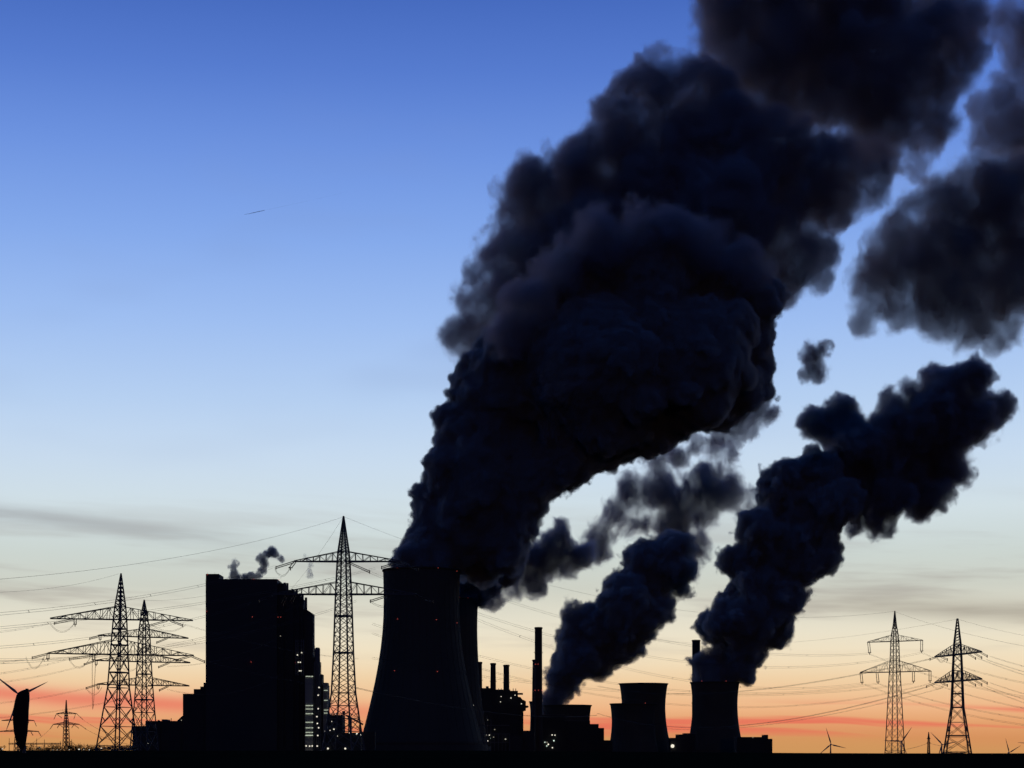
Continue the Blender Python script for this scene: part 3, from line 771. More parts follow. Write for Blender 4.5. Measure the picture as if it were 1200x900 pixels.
# workshop under the small towers
D5 = 2600.0
def lowb(name, label, cat, blocks, D, lamps=(), mat='clad_dark', extra=None):
    cx_ = sum(b[0] + b[1] for b in blocks) / (2 * len(blocks))
    r_ = empty(name, (X(cx_, D), D, 0)); put(r_, label, cat)
    for i, (x0, x1, y) in enumerate(blocks):
        mb = MB(); blk(mb, x0, x1, y, D, i * 1.5, 34, cx=X(cx_, D))
        mb.build('block', M[mat], r_)
        rf = MB(); Dd = D + i * 1.5
        xa, xb = X(x0, Dd) - X(cx_, D), X(x1, Dd) - X(cx_, D); zt_ = Z(y, Dd)
        rf.box(xa + .01, xb - .01, i*1.5 + .01, i*1.5 + .7, zt_, zt_ + .7); rf.build('parapet', M['steel'], r_)
    for (xx, yy, q, m_) in lamps: lamp(P(xx, yy, D) + Vector((0, -2, 0)), q, M[m_], r_)
    return r_
lowb('workshop', 'dark workshop with lamps in front of the steaming small cooling tower', 'workshop', [(622, 662, 838), (640, 691.5, 845)], D5,
     [(647, 861.3, .9, 'white'), (650.3, 861.5, .8, 'white'), (638.5, 869.8, .8, 'cool'), (641, 869.8, .7, 'dim'), (649, 868, 1.0, 'cool'), (642.5, 872.3, 1.1, 'white'), (640.8, 874.2, .8, 'cool'), (647.3, 876.2, .9, 'white'), (628.5, 869.5, .6, 'dim')])
lowb('office_block', 'stepped flat-roofed block right of the small idle cooling tower', 'building', [(686, 701.6, 849), (690, 707.9, 853.6), (694, 718, 868)], 2650)
lowb('pump_house', 'low flat building between the idle pair and the rightmost cooling tower', 'pump house', [(783.5, 803, 865.2), (791.6, 808, 861.2), (799.6, 815, 859.8)], 2700, [(788, 874.3, 2.6, 'white')])
lowb('storage_hall', 'low hall with a small roof hut right of the rightmost cooling tower', 'hall', [(860, 896, 864.2), (892.6, 900.2, 861.6), (870, 905.2, 866.3)], 2700, [(882, 864.3, .7, 'dim')])

# ------------------------------------------------------------------ wind turbines
def turbine(label, px, py, D, tips, blade_w=3.4, with_tower=True, yaw=0.0):
    root = empty('wind_turbine', (X(px, D), D, 0)); put(root, label, 'wind turbine', 'wind turbines on the horizon')
    k = D / F; hz = Z(py, D)
    if with_tower:
        t_ = MB(); t_.lathe([(2.4, 0), (1.3, hz - 1.5)], 0, 4.5, 20); t_.build('tower', M['blade'], root, True)
    nc = MB(); nc.lathe([(0.3, -3), (1.7, -2.2), (2.1, 2), (2.1, 7), (1.4, 9)], 0, 0, 14)
    o = nc.build('nacelle', M['blade'], root, True)
    for v in o.data.vertices: v.co = Vector((v.co.x, v.co.z, v.co.y + hz))
    hb = MB(); hb.lathe([(0.1, -2.6), (1.4, -1.8), (1.9, 0), (1.9, .9)], 0, 0, 16)
    h = hb.build('hub', M['blade'], root, True)
    for v in h.data.vertices: v.co = Vector((v.co.x, v.co.z - 3.0, v.co.y + hz))
    for (tx, ty) in tips:
        d = Vector(((tx - px) * k, 0, -(ty - py) * k)); L = d.length; d.normalize(); perp = Vector((d.z, 0, -d.x))
        bm_ = MB(); vs = []; fs = []
        secs = [(0, .42), (.06, .45), (.18, 1.0), (.35, .8), (.6, .52), (.85, .3), (1.0, .07)]
        for f_, wf in secs:
            c_ = d * (1.0 + f_ * (L - 1.0)) + Vector((0, -3.2 - 1.6 * f_, hz)); hw = blade_w * wf / 2; th = hw * .28
            vs += [c_ + perp * hw * 1.2, c_ + Vector((0, th, 0)), c_ - perp * hw * .8, c_ - Vector((0, th, 0))]
        n_ = len(secs)
        for i in range(n_ - 1):
            for q in range(4):
                a_ = i*4 + q; b_ = i*4 + (q+1) % 4; fs.append((a_, b_, b_+4, a_+4))
        fs += [(3, 2, 1, 0), tuple((n_-1)*4 + q for q in range(4))]
        bm_.add(vs, fs); bm_.build('blade', M['blade'], root)
    return root
turbine('large wind turbine at the left edge, partly behind the spindle-shaped cover', 24, 815, 2600, [(-9, 788.5), (57, 799), (8, 857)], 3.8)
turbine('wind turbine standing alone at the right of the power station', 973.7, 872.4, 5200, [(967.6, 853), (991.5, 876.8), (958.5, 885)], 4.0)
turbine('wind turbine at the right foot of the slim pylon', 1056.5, 868.7, 5000, [(1068.2, 852), (1035, 868), (1063, 886)], 4.0)
turbine('wind turbine at the left foot of the rightmost pylon', 1104, 872.6, 5000, [(1090, 858), (1122, 868.8), (1098, 889)], 4.0)
turbine('wind turbine whose hub barely clears the ground, right of the rightmost pylon', 1182.3, 882, 5600, [(1177.8, 865), (1196, 873.5), (1175, 898)], 3.6)
turbine('wind turbine cut by the right edge, only a blade tip showing', 1212, 872, 5600, [(1191.5, 870), (1221, 854), (1222, 889)], 3.6)

# ------------------------------------------------------------------ spindle-shaped cover in front of the left turbine
DS = 420.0
sp = empty('covered_mast', (X(26, DS), DS, 0)); put(sp, 'black spindle-shaped cover on a thin mast in front of the large turbine at left', 'covered mast')
mb = MB(); ks = DS / F
prof = []
spx = [(880, 26.5, 29.6), (871, 19.5, 30.5), (858, 16.2, 32.2), (845, 15.1, 33.2), (832, 15.6, 33.9), (820, 17.6, 34.4), (814, 19.6, 34.6), (811, 22.2, 34.6), (809.3, 25.5, 34.5), (808.2, 28.5, 34.2)]
vs = []; fs = []; nseg = 20
for yy, xl, xr in spx:
    cx_ = (xl + xr) / 2; hw = (xr - xl) / 2
    for q in range(nseg):
        a = 2 * math.pi * q / nseg; wob = 1 + .03 * math.sin(3 * a + yy * .3)
        vs.append(((cx_ - 26 + hw * math.cos(a) * wob) * ks, hw * math.sin(a) * ks * .8, Z(yy, DS)))
for i in range(len(spx) - 1):
    for q in range(nseg):
        a_ = i*nseg + q; b_ = i*nseg + (q+1) % nseg; fs.append((a_, b_, b_+nseg, a_+nseg))
fs += [tuple(range(nseg)), tuple((len(spx)-1)*nseg + q for q in range(nseg))]
mb.add(vs, fs); mb.build('cover', M['cover'], sp, True)
mb = MB(); mb.tube([(X(28.2, DS) - sp.location.x, 0, 0), (X(28.4, DS) - sp.location.x, 0, Z(872, DS))], .4, 12); mb.build('mast', M['steel'], sp)
mb = MB(); mb.box(4.2 * ks, 7.2 * ks, -.3, .3, Z(808.4, DS), Z(807.0, DS)); mb.build('cap', M['cover'], sp)

# ------------------------------------------------------------------ trees, gantry and houses on the left horizon
def tree(px, D, h, wd, bare=False, label=None, group='distant trees on the left horizon', name='deciduous_tree'):
    root = empty(name, (X(px, D), D, 1.2)); put(root, label, 'tree', group)
    t_ = MB(); t_.tube([(0, 0, 0), (0, 0, h * .35), (h * .02, 0, h * .7)], [h * .035, h * .025, h * .008], 7)
    for i in range(7):
        a = random.uniform(0, 6.28); z_ = h * random.uniform(.28, .6); L = wd * random.uniform(.35, .55)
        t_.tube([(0, 0, z_), (L * .5 * math.cos(a), L * .5 * math.sin(a), z_ + h * .12), (L * math.cos(a), L * math.sin(a), z_ + h * .2)], [h * .014, h * .009, h * .003], 5)
    t_.build('trunk', M['bark'], root)
    c_ = MB()
    cl = [(random.gauss(0, .22) * wd, random.gauss(0, .22) * wd, h * random.uniform(.35, .88), wd * random.uniform(.14, .28)) for _ in range(13)]
    for cx_, cy2, cz, cr_ in cl:
        for _ in range(26 if not bare else 14):
            v = Vector((random.gauss(0, 1), random.gauss(0, 1), random.gauss(0, .8))); v = v.normalized() * cr_ * random.uniform(.4, 1.1) + Vector((cx_, cy2, cz))
            s_ = h * random.uniform(.02, .05) * (.6 if bare else 1)
            u = Vector((random.gauss(0, 1), random.gauss(0, 1), random.gauss(0, 1))).normalized(); q = u.cross(Vector((.3, .5, .8))).normalized()
            c_.add([v + u * s_, v + q * s_, v - u * s_, v - q * s_ * .7], [(0, 1, 2, 3)])
    c_.build('crown', M['leaf'], root)
    return root
rt = random.Random(3)
for i in range(52):
    px = 28 + i * 2.45 + rt.uniform(-1.5, 1.5)
    top = 871.5 + 3.5 * rt.random() - (2.5 if 60 < px < 110 and rt.random() > .6 else 0)
    D_ = 1500 + rt.uniform(-60, 60)
    h = Z(top, D_) - 1.2
    tree(px, D_, h, h * rt.uniform(.8, 1.3), rt.random() > .5, 'small dark tree in the low row along the horizon at left')
tree(56.5, 1450, 6.5, 7, False, 'rounder dark bush at the left end of the horizon tree row')
tree(2.0, 1500, 8.5, 6, False, 'lone dark tree at the very left edge of the horizon', name='deciduous_tree')
for i, px in enumerate((1109, 1113.5, 1118, 1122.5, 1127)):
    tree(px, 860, 2.6 + .5 * rt.random(), 3.4, False, 'low scrub bush between the feet of the rightmost pylon', 'bushes under the rightmost pylon', 'bush')
for i, px in enumerate((158, 163, 169, 175, 184)):
    tree(px, 1450, 5.0, 6.0, False, 'low dark bush in front of the long low hall', 'bushes before the low hall', 'bush')

gt = empty('substation_gantry', (X(40, 1700), 1700, 1.5)); put(gt, 'long low switchyard gantry with posts above the trees at far left', 'gantry')
mb = MB(); gx = X(40, 1700)
def g3(px, py): return (X(px, 1700) - gx, 0, Z(py, 1700) - 1.5)
for px, top in ((10.8, 865), (18, 871), (27, 871), (43, 865.5), (52, 866.5), (62, 871), (71, 869), (84, 866.5)):
    mb.bar((g3(px, 0)[0], 0, -.5), g3(px, top), .55, .3)
mb.build('posts', M['steel'], gt)
mb = MB()
mb.bar(g3(10, 871), g3(72, 871), .6); mb.bar(g3(10, 872.4), g3(72, 872.4), .35)
for i in range(30): mb.bar(g3(10 + i * 2.07, 871), g3(11.03 + i * 2.07, 872.4), .25)
mb.build('beam', M['steel'], gt)
for (xx, yy, q) in ((46, 876.4, 1.0), ):
    lamp(P(xx, yy, 1690), q, M['white'], gt)
hs = [(1.8, 877.5, 1), (66, 878.6, .5), (70, 878.5, .4), (80, 878.4, .6), (91.5, 878, 1.3), (97, 878.2, .6), (103.5, 878.6, .8), (117.5, 876.8, 1.0), (61, 878.7, .4)]
for i, (xx, yy, q) in enumerate(hs):
    D_ = 1400
    r_ = empty('street_lamp', (X(xx, D_), D_, 1.2)); put(r_, 'tiny lit street lamp low on the left horizon before the trees', 'street lamp', 'street lamps on the left horizon')
    m_ = MB(); hz_ = Z(yy, D_) - 1.2; m_.tube([(0, 0, 0), (0, 0, hz_), (0.8, -.3, hz_ + .15)], .1, 6); m_.build('pole', M['steel'], r_)
    l_ = MB(); l_.lathe([(.1, hz_ - .3 * q - .1), (.5 * q, hz_ - .1 * q), (.5 * q, hz_ + .1 * q), (.1, hz_ + .25 * q)], .8, -.4, 10); l_.build('lamp_head', M['white'], r_)

# ------------------------------------------------------------------ contrail
DC = 16000.0
cr_ = MB(); pts = [P(286.5, 251.3, DC), P(294, 250, DC), P(302, 248.2, DC), P(310, 246.4, DC)]
root = empty('contrail', tuple(P(286.5, 251.3, DC))); put(root, 'thin short contrail high in the blue sky at left', 'contrail')
def trail(name, pts, rads, col, a, parent):
    m = bpy.data.materials.new(name); m.use_nodes = True; t = NT(m.node_tree); m.node_tree.nodes.clear()
    d = t.n('ShaderNodeBsdfDiffuse'); d.inputs[0].default_value = (*col, 1); tr = t.n('ShaderNodeBsdfTransparent'); mx = t.n('ShaderNodeMixShader')
    nz = t.noise(t.n('ShaderNodeTexCoord').outputs['Object'], .01, 3)
    t.set(mx.inputs[0], t.rng(nz, .3, .7, a * .4, a)); t.set(mx.inputs[1], tr.outputs[0]); t.set(mx.inputs[2], d.outputs[0])
    t.set(t.n('ShaderNodeOutputMaterial').inputs[0], mx.outputs[0])
    mb = MB(); mb.tube([p - parent.location for p in pts], rads, 8); return mb.build(name, m, parent, True)
trail('shaded_trail', pts, [1.5, 3, 3, 2], (.5, .5, .55), .5, root)  # shadowed front of the trail, its shade put into a darker grey
trail('faded_trail', [P(310, 246.4, DC), P(340, 240.0, DC), P(400, 226.5, DC)], [3, 3, 2], (.9, .9, .95), .03, root)

# ------------------------------------------------------------------ steam
def vapour_material(name, dens, k, W, amp, size, soft, col, aniso=0.4, billow=0.0, detail=6.0, step=1.0, rough=0.6, bias=0.0, mottle=0.0):
    """thick vapour: the grid holds how deep a point lies inside the body; turbulence eats into its edge.
    k metres per image pixel at the plume; size of the largest eddies in pixels; soft = width of the fade"""
    m = bpy.data.materials.new(name); m.use_nodes = True; t = NT(m.node_tree); m.node_tree.nodes.clear()
    co = t.n('ShaderNodeTexCoord').outputs['Object']
    at = t.n('ShaderNodeAttribute'); at.attribute_name = 'density'
    s_ = at.outputs['Fac']
    mp = t.n('ShaderNodeMapping'); mp.inputs['Rotation'].default_value = (0, R(38), 0); mp.inputs['Scale'].default_value = (1.0, 1.0, 0.84)
    m.node_tree.links.new(co, mp.inputs[0]); v_ = mp.outputs[0]
    n1 = t.noise(v_, 1.0 / (size * k), detail, rough, 0.25)
    x = t.m('MULTIPLY_ADD', t.m('SUBTRACT', n1, 0.5), 2.0 * amp, s_)
    if billow:
        vo = t.n('ShaderNodeTexVoronoi', feature='F1'); vo.inputs['Scale'].default_value = 1.0 / (size * .42 * k)
        vo.inputs['Detail'].default_value = 1.0; vo.inputs['Roughness'].default_value = .5
        m.node_tree.links.new(co, vo.inputs['Vector'])
        x = t.m('ADD', x, t.m('MULTIPLY', t.m('SUBTRACT', 0.42, vo.outputs['Distance']), billow))
    f_ = t.rng(x, 0.5 - bias, 0.5 - bias + soft, 0.0, 1.0, 'SMOOTHSTEP')
    f_ = t.m('MULTIPLY', f_, t.m('MULTIPLY', s_, 6.0, clamp=True))
    if mottle: f_ = t.m('MULTIPLY', f_, t.rng(n1, 0.5 - .16, 0.5 + .14, 1.0 - mottle, 1.0))
    v = t.n('ShaderNodeVolumePrincipled'); v.inputs['Density Attribute'].default_value = ''
    v.inputs['Color'].default_value = (*col, 1); v.inputs['Anisotropy'].default_value = aniso
    t.set(v.inputs['Density'], t.m('MULTIPLY', f_, dens / k))
    out = t.n('ShaderNodeOutputMaterial'); t.set(out.inputs['Volume'], v.outputs[0])
    m.cycles.volume_step_rate = step
    return m

def core_material(name, col, fac):
    m = bpy.data.materials.new(name); m.use_nodes = True; t = NT(m.node_tree); m.node_tree.nodes.clear()
    df = t.n('ShaderNodeBsdfDiffuse'); df.inputs[0].default_value = (*col, 1); tr = t.n('ShaderNodeBsdfTransparent')
    mx = t.n('ShaderNodeMixShader'); mx.inputs[0].default_value = fac
    t.set(mx.inputs[1], tr.outputs[0]); t.set(mx.inputs[2], df.outputs[0]); t.set(t.n('ShaderNodeOutputMaterial').inputs[0], mx.outputs[0])
    return m
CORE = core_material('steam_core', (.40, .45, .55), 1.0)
SKIN = core_material('clear_hull_skin', (.5, .5, .56), .004)  # almost unseen hull surface that only gives each plume a solid outline

def depth_grid(name, source, lo, hi, voxel, W):
    """geometry nodes: turn the closed body into a grid of 0.5 - signed distance / 2W"""
    g = bpy.data.node_groups.new(name, 'GeometryNodeTree')
    g.interface.new_socket('Geometry', in_out='INPUT', socket_type='NodeSocketGeometry')
    g.interface.new_socket('Geometry', in_out='OUTPUT', socket_type='NodeSocketGeometry')
    t = NT(g)
    oi = t.n('GeometryNodeObjectInfo'); oi.transform_space = 'ORIGINAL'; oi.inputs['Object'].default_value = source
    go = t.n('NodeGroupOutput')
    pos = t.n('GeometryNodeInputPosition').outputs[0]; nor = t.n('GeometryNodeInputNormal').outputs[0]
    def nearest(val):
        sn = t.n('GeometryNodeSampleNearestSurface', data_type='FLOAT_VECTOR')
        g.links.new(oi.outputs['Geometry'], sn.inputs['Mesh']); g.links.new(val, sn.inputs['Value']); g.links.new(pos, sn.inputs['Sample Position'])
        return sn.outputs['Value']
    p = nearest(pos); n_ = nearest(nor)
    sub = t.n('ShaderNodeVectorMath', operation='SUBTRACT'); g.links.new(pos, sub.inputs[0]); g.links.new(p, sub.inputs[1])
    ln = t.n('ShaderNodeVectorMath', operation='LENGTH'); g.links.new(sub.outputs[0], ln.inputs[0])
    dt = t.n('ShaderNodeVectorMath', operation='DOT_PRODUCT'); g.links.new(sub.outputs[0], dt.inputs[0]); g.links.new(n_, dt.inputs[1])
    sd = t.m('MULTIPLY', t.m('SIGN', dt.outputs['Value']), ln.outputs['Value'])
    den = t.m('MULTIPLY_ADD', sd, -0.5 / W, 0.5, clamp=True)
    vc = t.n('GeometryNodeVolumeCube')
    g.links.new(den, vc.inputs['Density'])
    vc.inputs['Min'].default_value = lo; vc.inputs['Max'].default_value = hi
    for ax_, a, b in zip('XYZ', lo, hi): vc.inputs['Resolution ' + ax_].default_value = max(4, int((b - a) / voxel))
    g.links.new(vc.outputs[0], go.inputs[0])
    return g

def plume(label, blobs, D, W=11.0, dens=0.25, amp=0.9, size=60, soft=.35, col=(.72, .74, .80), aniso=.45, billow=0.0, seed=1, kids=8,
          kid=(.22, .42), depth=0.6, cat='steam plume', name='steam_plume', vox=3.2, core=True, step=1.5, grow=1.0, bias=0.0, mottle=0.0, rough=.6, detail=6.0, group=None):
    """blobs in image columns / rows / radius (and optional depth), each given real depth, fused into one closed body"""
    rnd = random.Random(seed); k = D / F
    cx = sum(b[0] for b in blobs) / len(blobs); cz = sum(b[1] for b in blobs) / len(blobs)
    org = P(cx, cz, D)
    ball = bmesh.new(); bmesh.ops.create_icosphere(ball, subdivisions=2, radius=1.0)
    bv = [v.co.copy() for v in ball.verts]; bf = [[v.index for v in f.verts] for f in ball.faces]; ball.free()
    def fuse(balls, vx):
        V = []; FF = []
        for c, r in balls:
            n0 = len(V); V += [(c.x + v.x * r, c.y + v.y * r, c.z + v.z * r) for v in bv]; FF += [[i + n0 for i in f] for f in bf]
        me = bpy.data.meshes.new(name); me.from_pydata(V, [], FF); me.update()
        tmp = bpy.data.objects.new('tmp', me); COL.objects.link(tmp)
        md = tmp.modifiers.new('r', 'REMESH'); md.mode = 'VOXEL'; md.voxel_size = vx; md.use_smooth_shade = True
        dg = bpy.context.evaluated_depsgraph_get(); dg.update()
        r_ = bpy.data.meshes.new_from_object(tmp.evaluated_get(dg))
        bpy.data.objects.remove(tmp); bpy.data.meshes.remove(me)
        r_.materials.clear()
        return r_
    body = []; inner = []
    for b in blobs:
        px, py, r = b[:3]; off = b[3] if len(b) > 3 else rnd.uniform(-depth, depth) * r
        Db = D + off * k; c = P(px, py, Db) - org; rr = max(r * grow, 1.0) * Db / F
        body.append((c, rr * .88))
        if r * grow > 2.7 * W + 6: inner.append((c, rr - 2.6 * W * k))
        for _ in range(kids):
            d = Vector((rnd.gauss(0, 1), rnd.gauss(0, .8), rnd.gauss(0, 1))).normalized(); q = rnd.uniform(*kid)
            body.append((c + d * rr * (1.0 - q * .8), rr * q))
    hull = fuse(body, vox * k * 1.3); hull.name = name; hull.materials.append(SKIN)
    lo = [min(v.co[i] for v in hull.vertices) - W * k * 1.05 for i in range(3)]; hi = [max(v.co[i] for v in hull.vertices) + W * k * 1.05 for i in range(3)]
    root = bpy.data.objects.new(name, hull); COL.objects.link(root); root.location = org; put(root, label, cat, group)
    mat = vapour_material(name + '_vapour', dens, k, W, amp, size, soft, col, aniso, billow, detail, step, rough, bias, mottle)
    o = bpy.data.objects.new('vapour', bpy.data.volumes.new('vapour')); COL.objects.link(o); o.parent = root
    o.data.materials.append(mat)
    g = depth_grid('depth_grid', root, lo, hi, vox * k, W * k)
    sm = g.nodes.new('GeometryNodeSetMaterial'); sm.inputs['Material'].default_value = mat
    go = [n for n in g.nodes if n.type == 'GROUP_OUTPUT'][0]; src = go.inputs[0].links[0].from_socket
    g.links.new(src, sm.inputs[0]); g.links.new(sm.outputs[0], go.inputs[0])
    md = o.modifiers.new('grid', 'NODES'); md.node_group = g
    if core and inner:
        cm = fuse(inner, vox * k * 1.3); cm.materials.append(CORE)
        bm2 = bmesh.new(); bm2.from_mesh(cm); seen = set(); best = []
        for v0 in bm2.verts:
            if v0 in seen: continue
            seen.add(v0); st = [v0]; isl = [v0]
            while st:
                for e in st.pop().link_edges:
                    for v1 in e.verts:
                        if v1 not in seen: seen.add(v1); st.append(v1); isl.append(v1)
            if len(isl) > len(best): best = isl
        keep = set(best); bmesh.ops.delete(bm2, geom=[v for v in bm2.verts if v not in keep], context='VERTS'); bm2.to_mesh(cm); bm2.free()
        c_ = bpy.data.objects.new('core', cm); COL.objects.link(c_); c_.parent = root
    return root

DENSE = dict(W=11, dens=.45, amp=.92, size=50, soft=.26, billow=.42, col=(.76, .81, .89), rough=.67, aniso=.1, detail=6.0, grow=1.06, bias=.14)
SOFTC = dict(W=14, dens=.10, amp=1.35, size=46, soft=.48, col=(.88, .80, .89), aniso=.3, vox=4.2, core=False, detail=5.5, rough=.68, grow=1.15, bias=.22, step=1.3, mottle=.75)

plume('dense dark main plume rising right from the huge cooling towers',
      [(490, 664, 36, 0), (497, 652, 36, 4), (482, 654, 24, 0), (520, 648, 36, 22), (494, 630, 24, 5), (507, 606, 24, 10), (545, 600, 55, 20), (515, 580, 30), (560, 560, 62), (520, 545, 28), (575, 510, 62), (540, 500, 34), (524, 512, 20), (545, 460, 26),
       (590, 455, 58), (560, 440, 32), (640, 455, 80), (700, 430, 95), (610, 410, 42), (580, 415, 30), (745, 400, 95), (810, 420, 80), (860, 395, 55), (885, 420, 30), (870, 450, 36), (840, 475, 34), (810, 480, 36), (760, 480, 55),
       (715, 505, 45), (665, 530, 45), (620, 560, 45), (650, 370, 52), (690, 335, 55), (760, 330, 65), (850, 345, 55), (893, 352, 32), (893, 455, 22), (560, 645, 45, 60), (590, 640, 36), (600, 600, 36), (690, 300, 24), (765, 295, 26)],
      1834, seed=1, kids=12, **DENSE)
plume('low dark steam spilling from the rear huge cooling tower under the main plume',
      [(524, 694, 30, 0), (545, 690, 17, 0), (535, 676, 30), (556, 686, 20), (572, 680, 22), (548, 698, 12, -5), (566, 700, 12), (590, 665, 28), (556, 665, 34)],
      2190, seed=21, **DENSE)
plume('ragged smoky tuft hanging under the main plume, right of the huge cooling towers',
      [(640, 655, 24), (668, 655, 22), (688, 650, 15), (615, 665, 20), (600, 690, 12), (578, 700, 12), (625, 685, 13), (650, 632, 18), (600, 650, 26)],
      2360, seed=5, W=10, dens=.22, amp=1.4, size=28, soft=.5, rough=.68, mottle=.8, col=(.82, .79, .87), vox=2.6, core=False, grow=1.15, bias=.2)
plume('thin torn fringe of steam hanging from the blunt right end of the main plume',
      [(862, 488, 20), (880, 498, 14), (846, 506, 15), (897, 482, 13), (874, 512, 9), (888, 470, 18), (820, 520, 14), (795, 535, 12)],
      1900, seed=31, W=9, dens=.15, amp=1.5, size=26, soft=.5, rough=.7, mottle=.8, col=(.82, .79, .87), vox=2.6, core=False, grow=1.2, bias=.15, cat='steam fringe')
plume('lighter violet-grey plume behind the top left of the main plume',
      [(600, 225, 24), (585, 300, 26), (570, 350, 34), (545, 395, 22), (532, 402, 13), (560, 400, 30), (630, 240, 46), (690, 205, 52), (612, 320, 52), (660, 300, 60), (620, 200, 18), (650, 190, 18), (715, 140, 26), (690, 175, 24),
       (750, 170, 60), (760, 240, 80), (750, 110, 34), (790, 90, 34), (820, 180, 75), (890, 190, 64), (950, 205, 50), (1000, 200, 44), (1022, 200, 32), (975, 215, 46), (600, 395, 26, -300), (625, 355, 30, -310), (655, 315, 30, -310), (700, 285, 34, -310), (760, 275, 36, -310), (820, 285, 34, -300), (870, 310, 28, -290), (820, 120, 46), (840, 260, 75), (900, 265, 50), (930, 300, 34), (915, 330, 26), (955, 290, 24), (960, 330, 16), (720, 290, 70)],
      2050, seed=2, **SOFTC)
plume('big soft dark cloud of steam crossing the top right of the picture',
      [(850, 20, 42), (880, 55, 56), (860, -20, 50), (940, 65, 68), (990, 20, 80), (1030, 85, 72), (1085, 70, 60), (1110, 25, 42), (930, -30, 60), (1020, -30, 60), (960, 110, 44), (1030, 145, 44), (1085, 140, 40), (1130, 45, 20), (1090, -20, 40), (1060, 175, 26), (845, 85, 30), (895, 120, 32), (1075, 195, 22), (935, 140, 28)],
      2150, seed=3, **{**SOFTC, 'dens': .075})
plume('thin grey cloud scrap at the upper right corner',
      [(1165, 25, 22), (1190, 20, 28), (1215, 60, 40), (1180, 125, 38), (1160, 165, 28), (1205, 160, 44), (1150, 120, 20)],
      2250, seed=4, **{**SOFTC, 'dens': .06, 'amp': 1.4})
plume('rounded brownish cloud of steam at the right edge below the corner',
      [(1135, 208, 30), (1180, 205, 34), (1080, 265, 40), (1115, 245, 46), (1160, 245, 52), (1205, 240, 50), (1050, 300, 38), (1030, 325, 32), (1100, 310, 58), (1165, 310, 58), (1215, 310, 60), (1020, 355, 18), (1060, 355, 30), (1105, 370, 30), (1150, 370, 30), (1185, 380, 24), (1120, 400, 14), (1170, 405, 12), (1010, 380, 10)],
      2100, seed=6, **{**SOFTC, 'dens': .075, 'col': (.86, .78, .83), 'size': 46})
plume('tiny dark puff floating alone between the main plume and the right-hand clouds',
      [(951, 418, 12), (957, 434, 9), (945, 438, 6), (964, 410, 7), (949, 425, 10)], 2000, seed=7, W=8, dens=.20, amp=1.4, size=20, soft=.5, rough=.7, mottle=.6, vox=1.6, core=False, grow=1.45, bias=.2, kids=5, col=(.72, .7, .78), cat='steam puff', name='steam_puff')
plume('narrow dark plume leaning right from the small cooling tower by the tall chimney',
      [(640, 826, 13, 0), (628, 822, 5, 0), (650, 822, 9, 0), (656, 818, 12), (652, 812, 16), (662, 797, 24), (674, 775, 30), (690, 752, 36), (678, 730, 22), (672, 714, 12), (700, 735, 34), (722, 745, 34), (735, 715, 36), (730, 690, 26), (752, 690, 36), (765, 660, 32), (745, 655, 20), (785, 650, 28), (795, 670, 22), (800, 690, 12), (775, 715, 20), (755, 745, 15), (700, 785, 15), (805, 632, 12)],
      3200, seed=8, **{**DENSE, 'dens': .32, 'size': 34, 'billow': .4, 'amp': .9, 'grow': 1.1, 'bias': .2})
plume('faint broken veil of steam above the narrow middle plume, below the main one',
      [(705, 625, 14), (725, 600, 18), (745, 580, 24), (775, 575, 26), (765, 545, 18), (800, 590, 24), (830, 575, 26), (850, 555, 18), (860, 580, 20), (825, 605, 18), (880, 585, 12), (790, 615, 22), (700, 650, 11), (780, 525, 14), (850, 532, 14), (818, 640, 15), (810, 668, 13), (690, 640, 14), (745, 610, 16)],
      3500, seed=9, W=12, dens=.17, amp=1.5, size=34, soft=.6, rough=.68, mottle=.85, col=(.84, .80, .87), aniso=.4, vox=3.5, core=False, detail=5.0, grow=1.2, bias=.2)
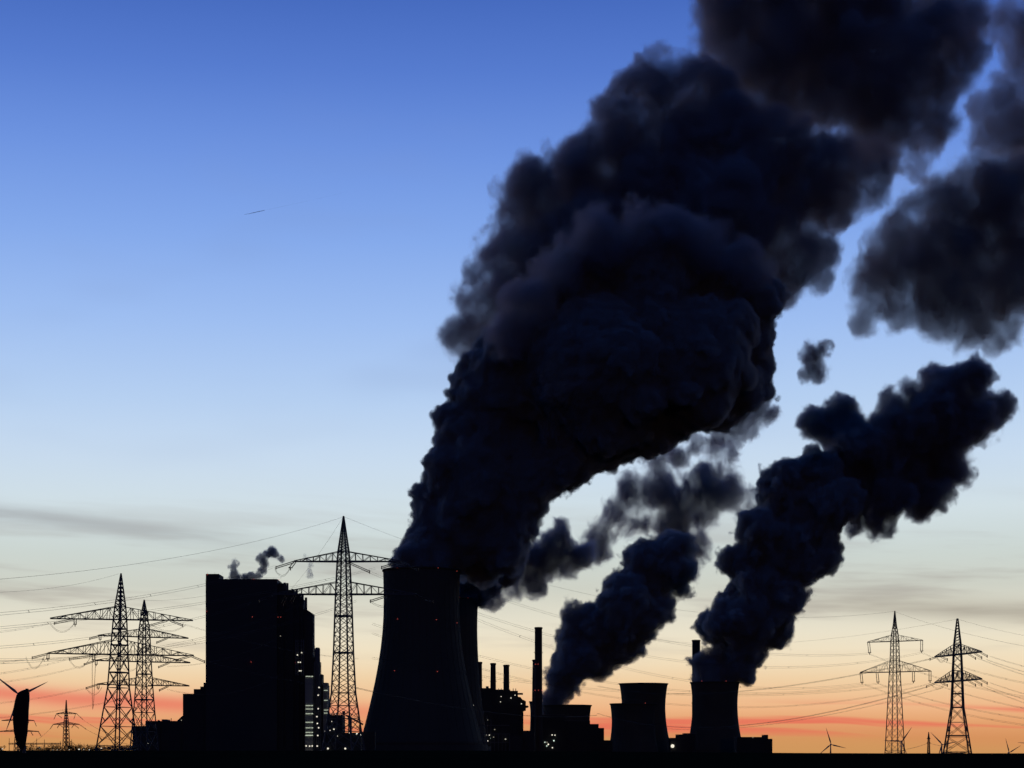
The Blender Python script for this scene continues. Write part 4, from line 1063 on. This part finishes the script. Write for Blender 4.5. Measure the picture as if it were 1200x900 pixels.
plume('dense dark plume climbing right from the rightmost cooling tower',
      [(838, 794, 23, 0), (853, 786, 18, 0), (822, 788, 9, 0), (870, 788, 15), (876, 792, 9), (815, 777, 11), (830, 779, 16), (860, 778, 24), (856, 758, 24), (874, 755, 30), (838, 733, 22), (858, 725, 32), (885, 725, 36), (905, 735, 24), (855, 700, 18), (885, 690, 36), (915, 700, 32), (935, 700, 16), (870, 655, 26), (900, 655, 36), (935, 655, 38), (962, 650, 26), (890, 620, 30), (925, 610, 42), (960, 620, 30), (910, 575, 28), (925, 550, 20), (940, 575, 32), (905, 592, 22), (975, 590, 26), (950, 548, 22), (968, 556, 24), (990, 582, 24)],
      2850, seed=10, **{**DENSE, 'dens': .38, 'size': 38, 'grow': 1.08, 'bias': .2})
plume('drifting dark top of the right-hand plume, bulging towards the right edge',
      [(955, 497, 20), (980, 500, 30), (1000, 520, 36), (960, 555, 16), (985, 560, 32), (1020, 540, 42), (1050, 510, 42), (1035, 585, 34), (1010, 600, 24), (1022, 618, 11), (1070, 545, 40), (1085, 500, 42), (1110, 465, 34), (1090, 455, 26), (1135, 450, 26), (1130, 490, 36), (1160, 480, 24), (1155, 500, 20), (1110, 540, 32), (1125, 560, 16), (1100, 580, 20), (1075, 590, 17), (1035, 470, 12), (1040, 460, 8), (1065, 455, 12)],
      2900, seed=11, W=12, dens=.26, amp=1.25, size=40, soft=.42, rough=.66, mottle=.6, col=(.80, .79, .87), billow=.2, aniso=.25, core=False, detail=5.0, grow=1.1, bias=.22)
RP = dict(W=3, amp=1.35, size=10, soft=.5, rough=.68, mottle=.7, vox=.8, kids=5, core=False, grow=1.25, bias=.25, col=(.7, .72, .8), cat='steam puff', name='steam_puff')
plume('small forked wisp of steam on the roof of the giant boiler house, left one', [(274, 671, 4.5), (272, 665, 4), (277, 662, 3.5), (275, 658, 2.5), (280, 676, 4), (273, 676, 4)], 1860, dens=.45, seed=12, **RP)
plume('curled puff of steam over the giant boiler house roof, its hook turned right', [(302, 675, 4), (295, 676, 5), (288, 677, 4), (299, 679, 4), (307, 668, 4), (309, 660, 5.5), (305, 654, 5), (312, 650, 5), (318, 647, 5.5), (323, 649, 4), (328, 652, 3), (331, 656, 2.5)], 1860, dens=.42, seed=13, **RP)
plume('faint drooping wisp of steam left of the tallest pylon\'s upper arm', [(361, 656, 3.0), (364, 662, 2.6), (363, 668, 2.2), (363, 674, 3.0), (357, 652, 2.2)], 1860, dens=.12, seed=14, **RP)
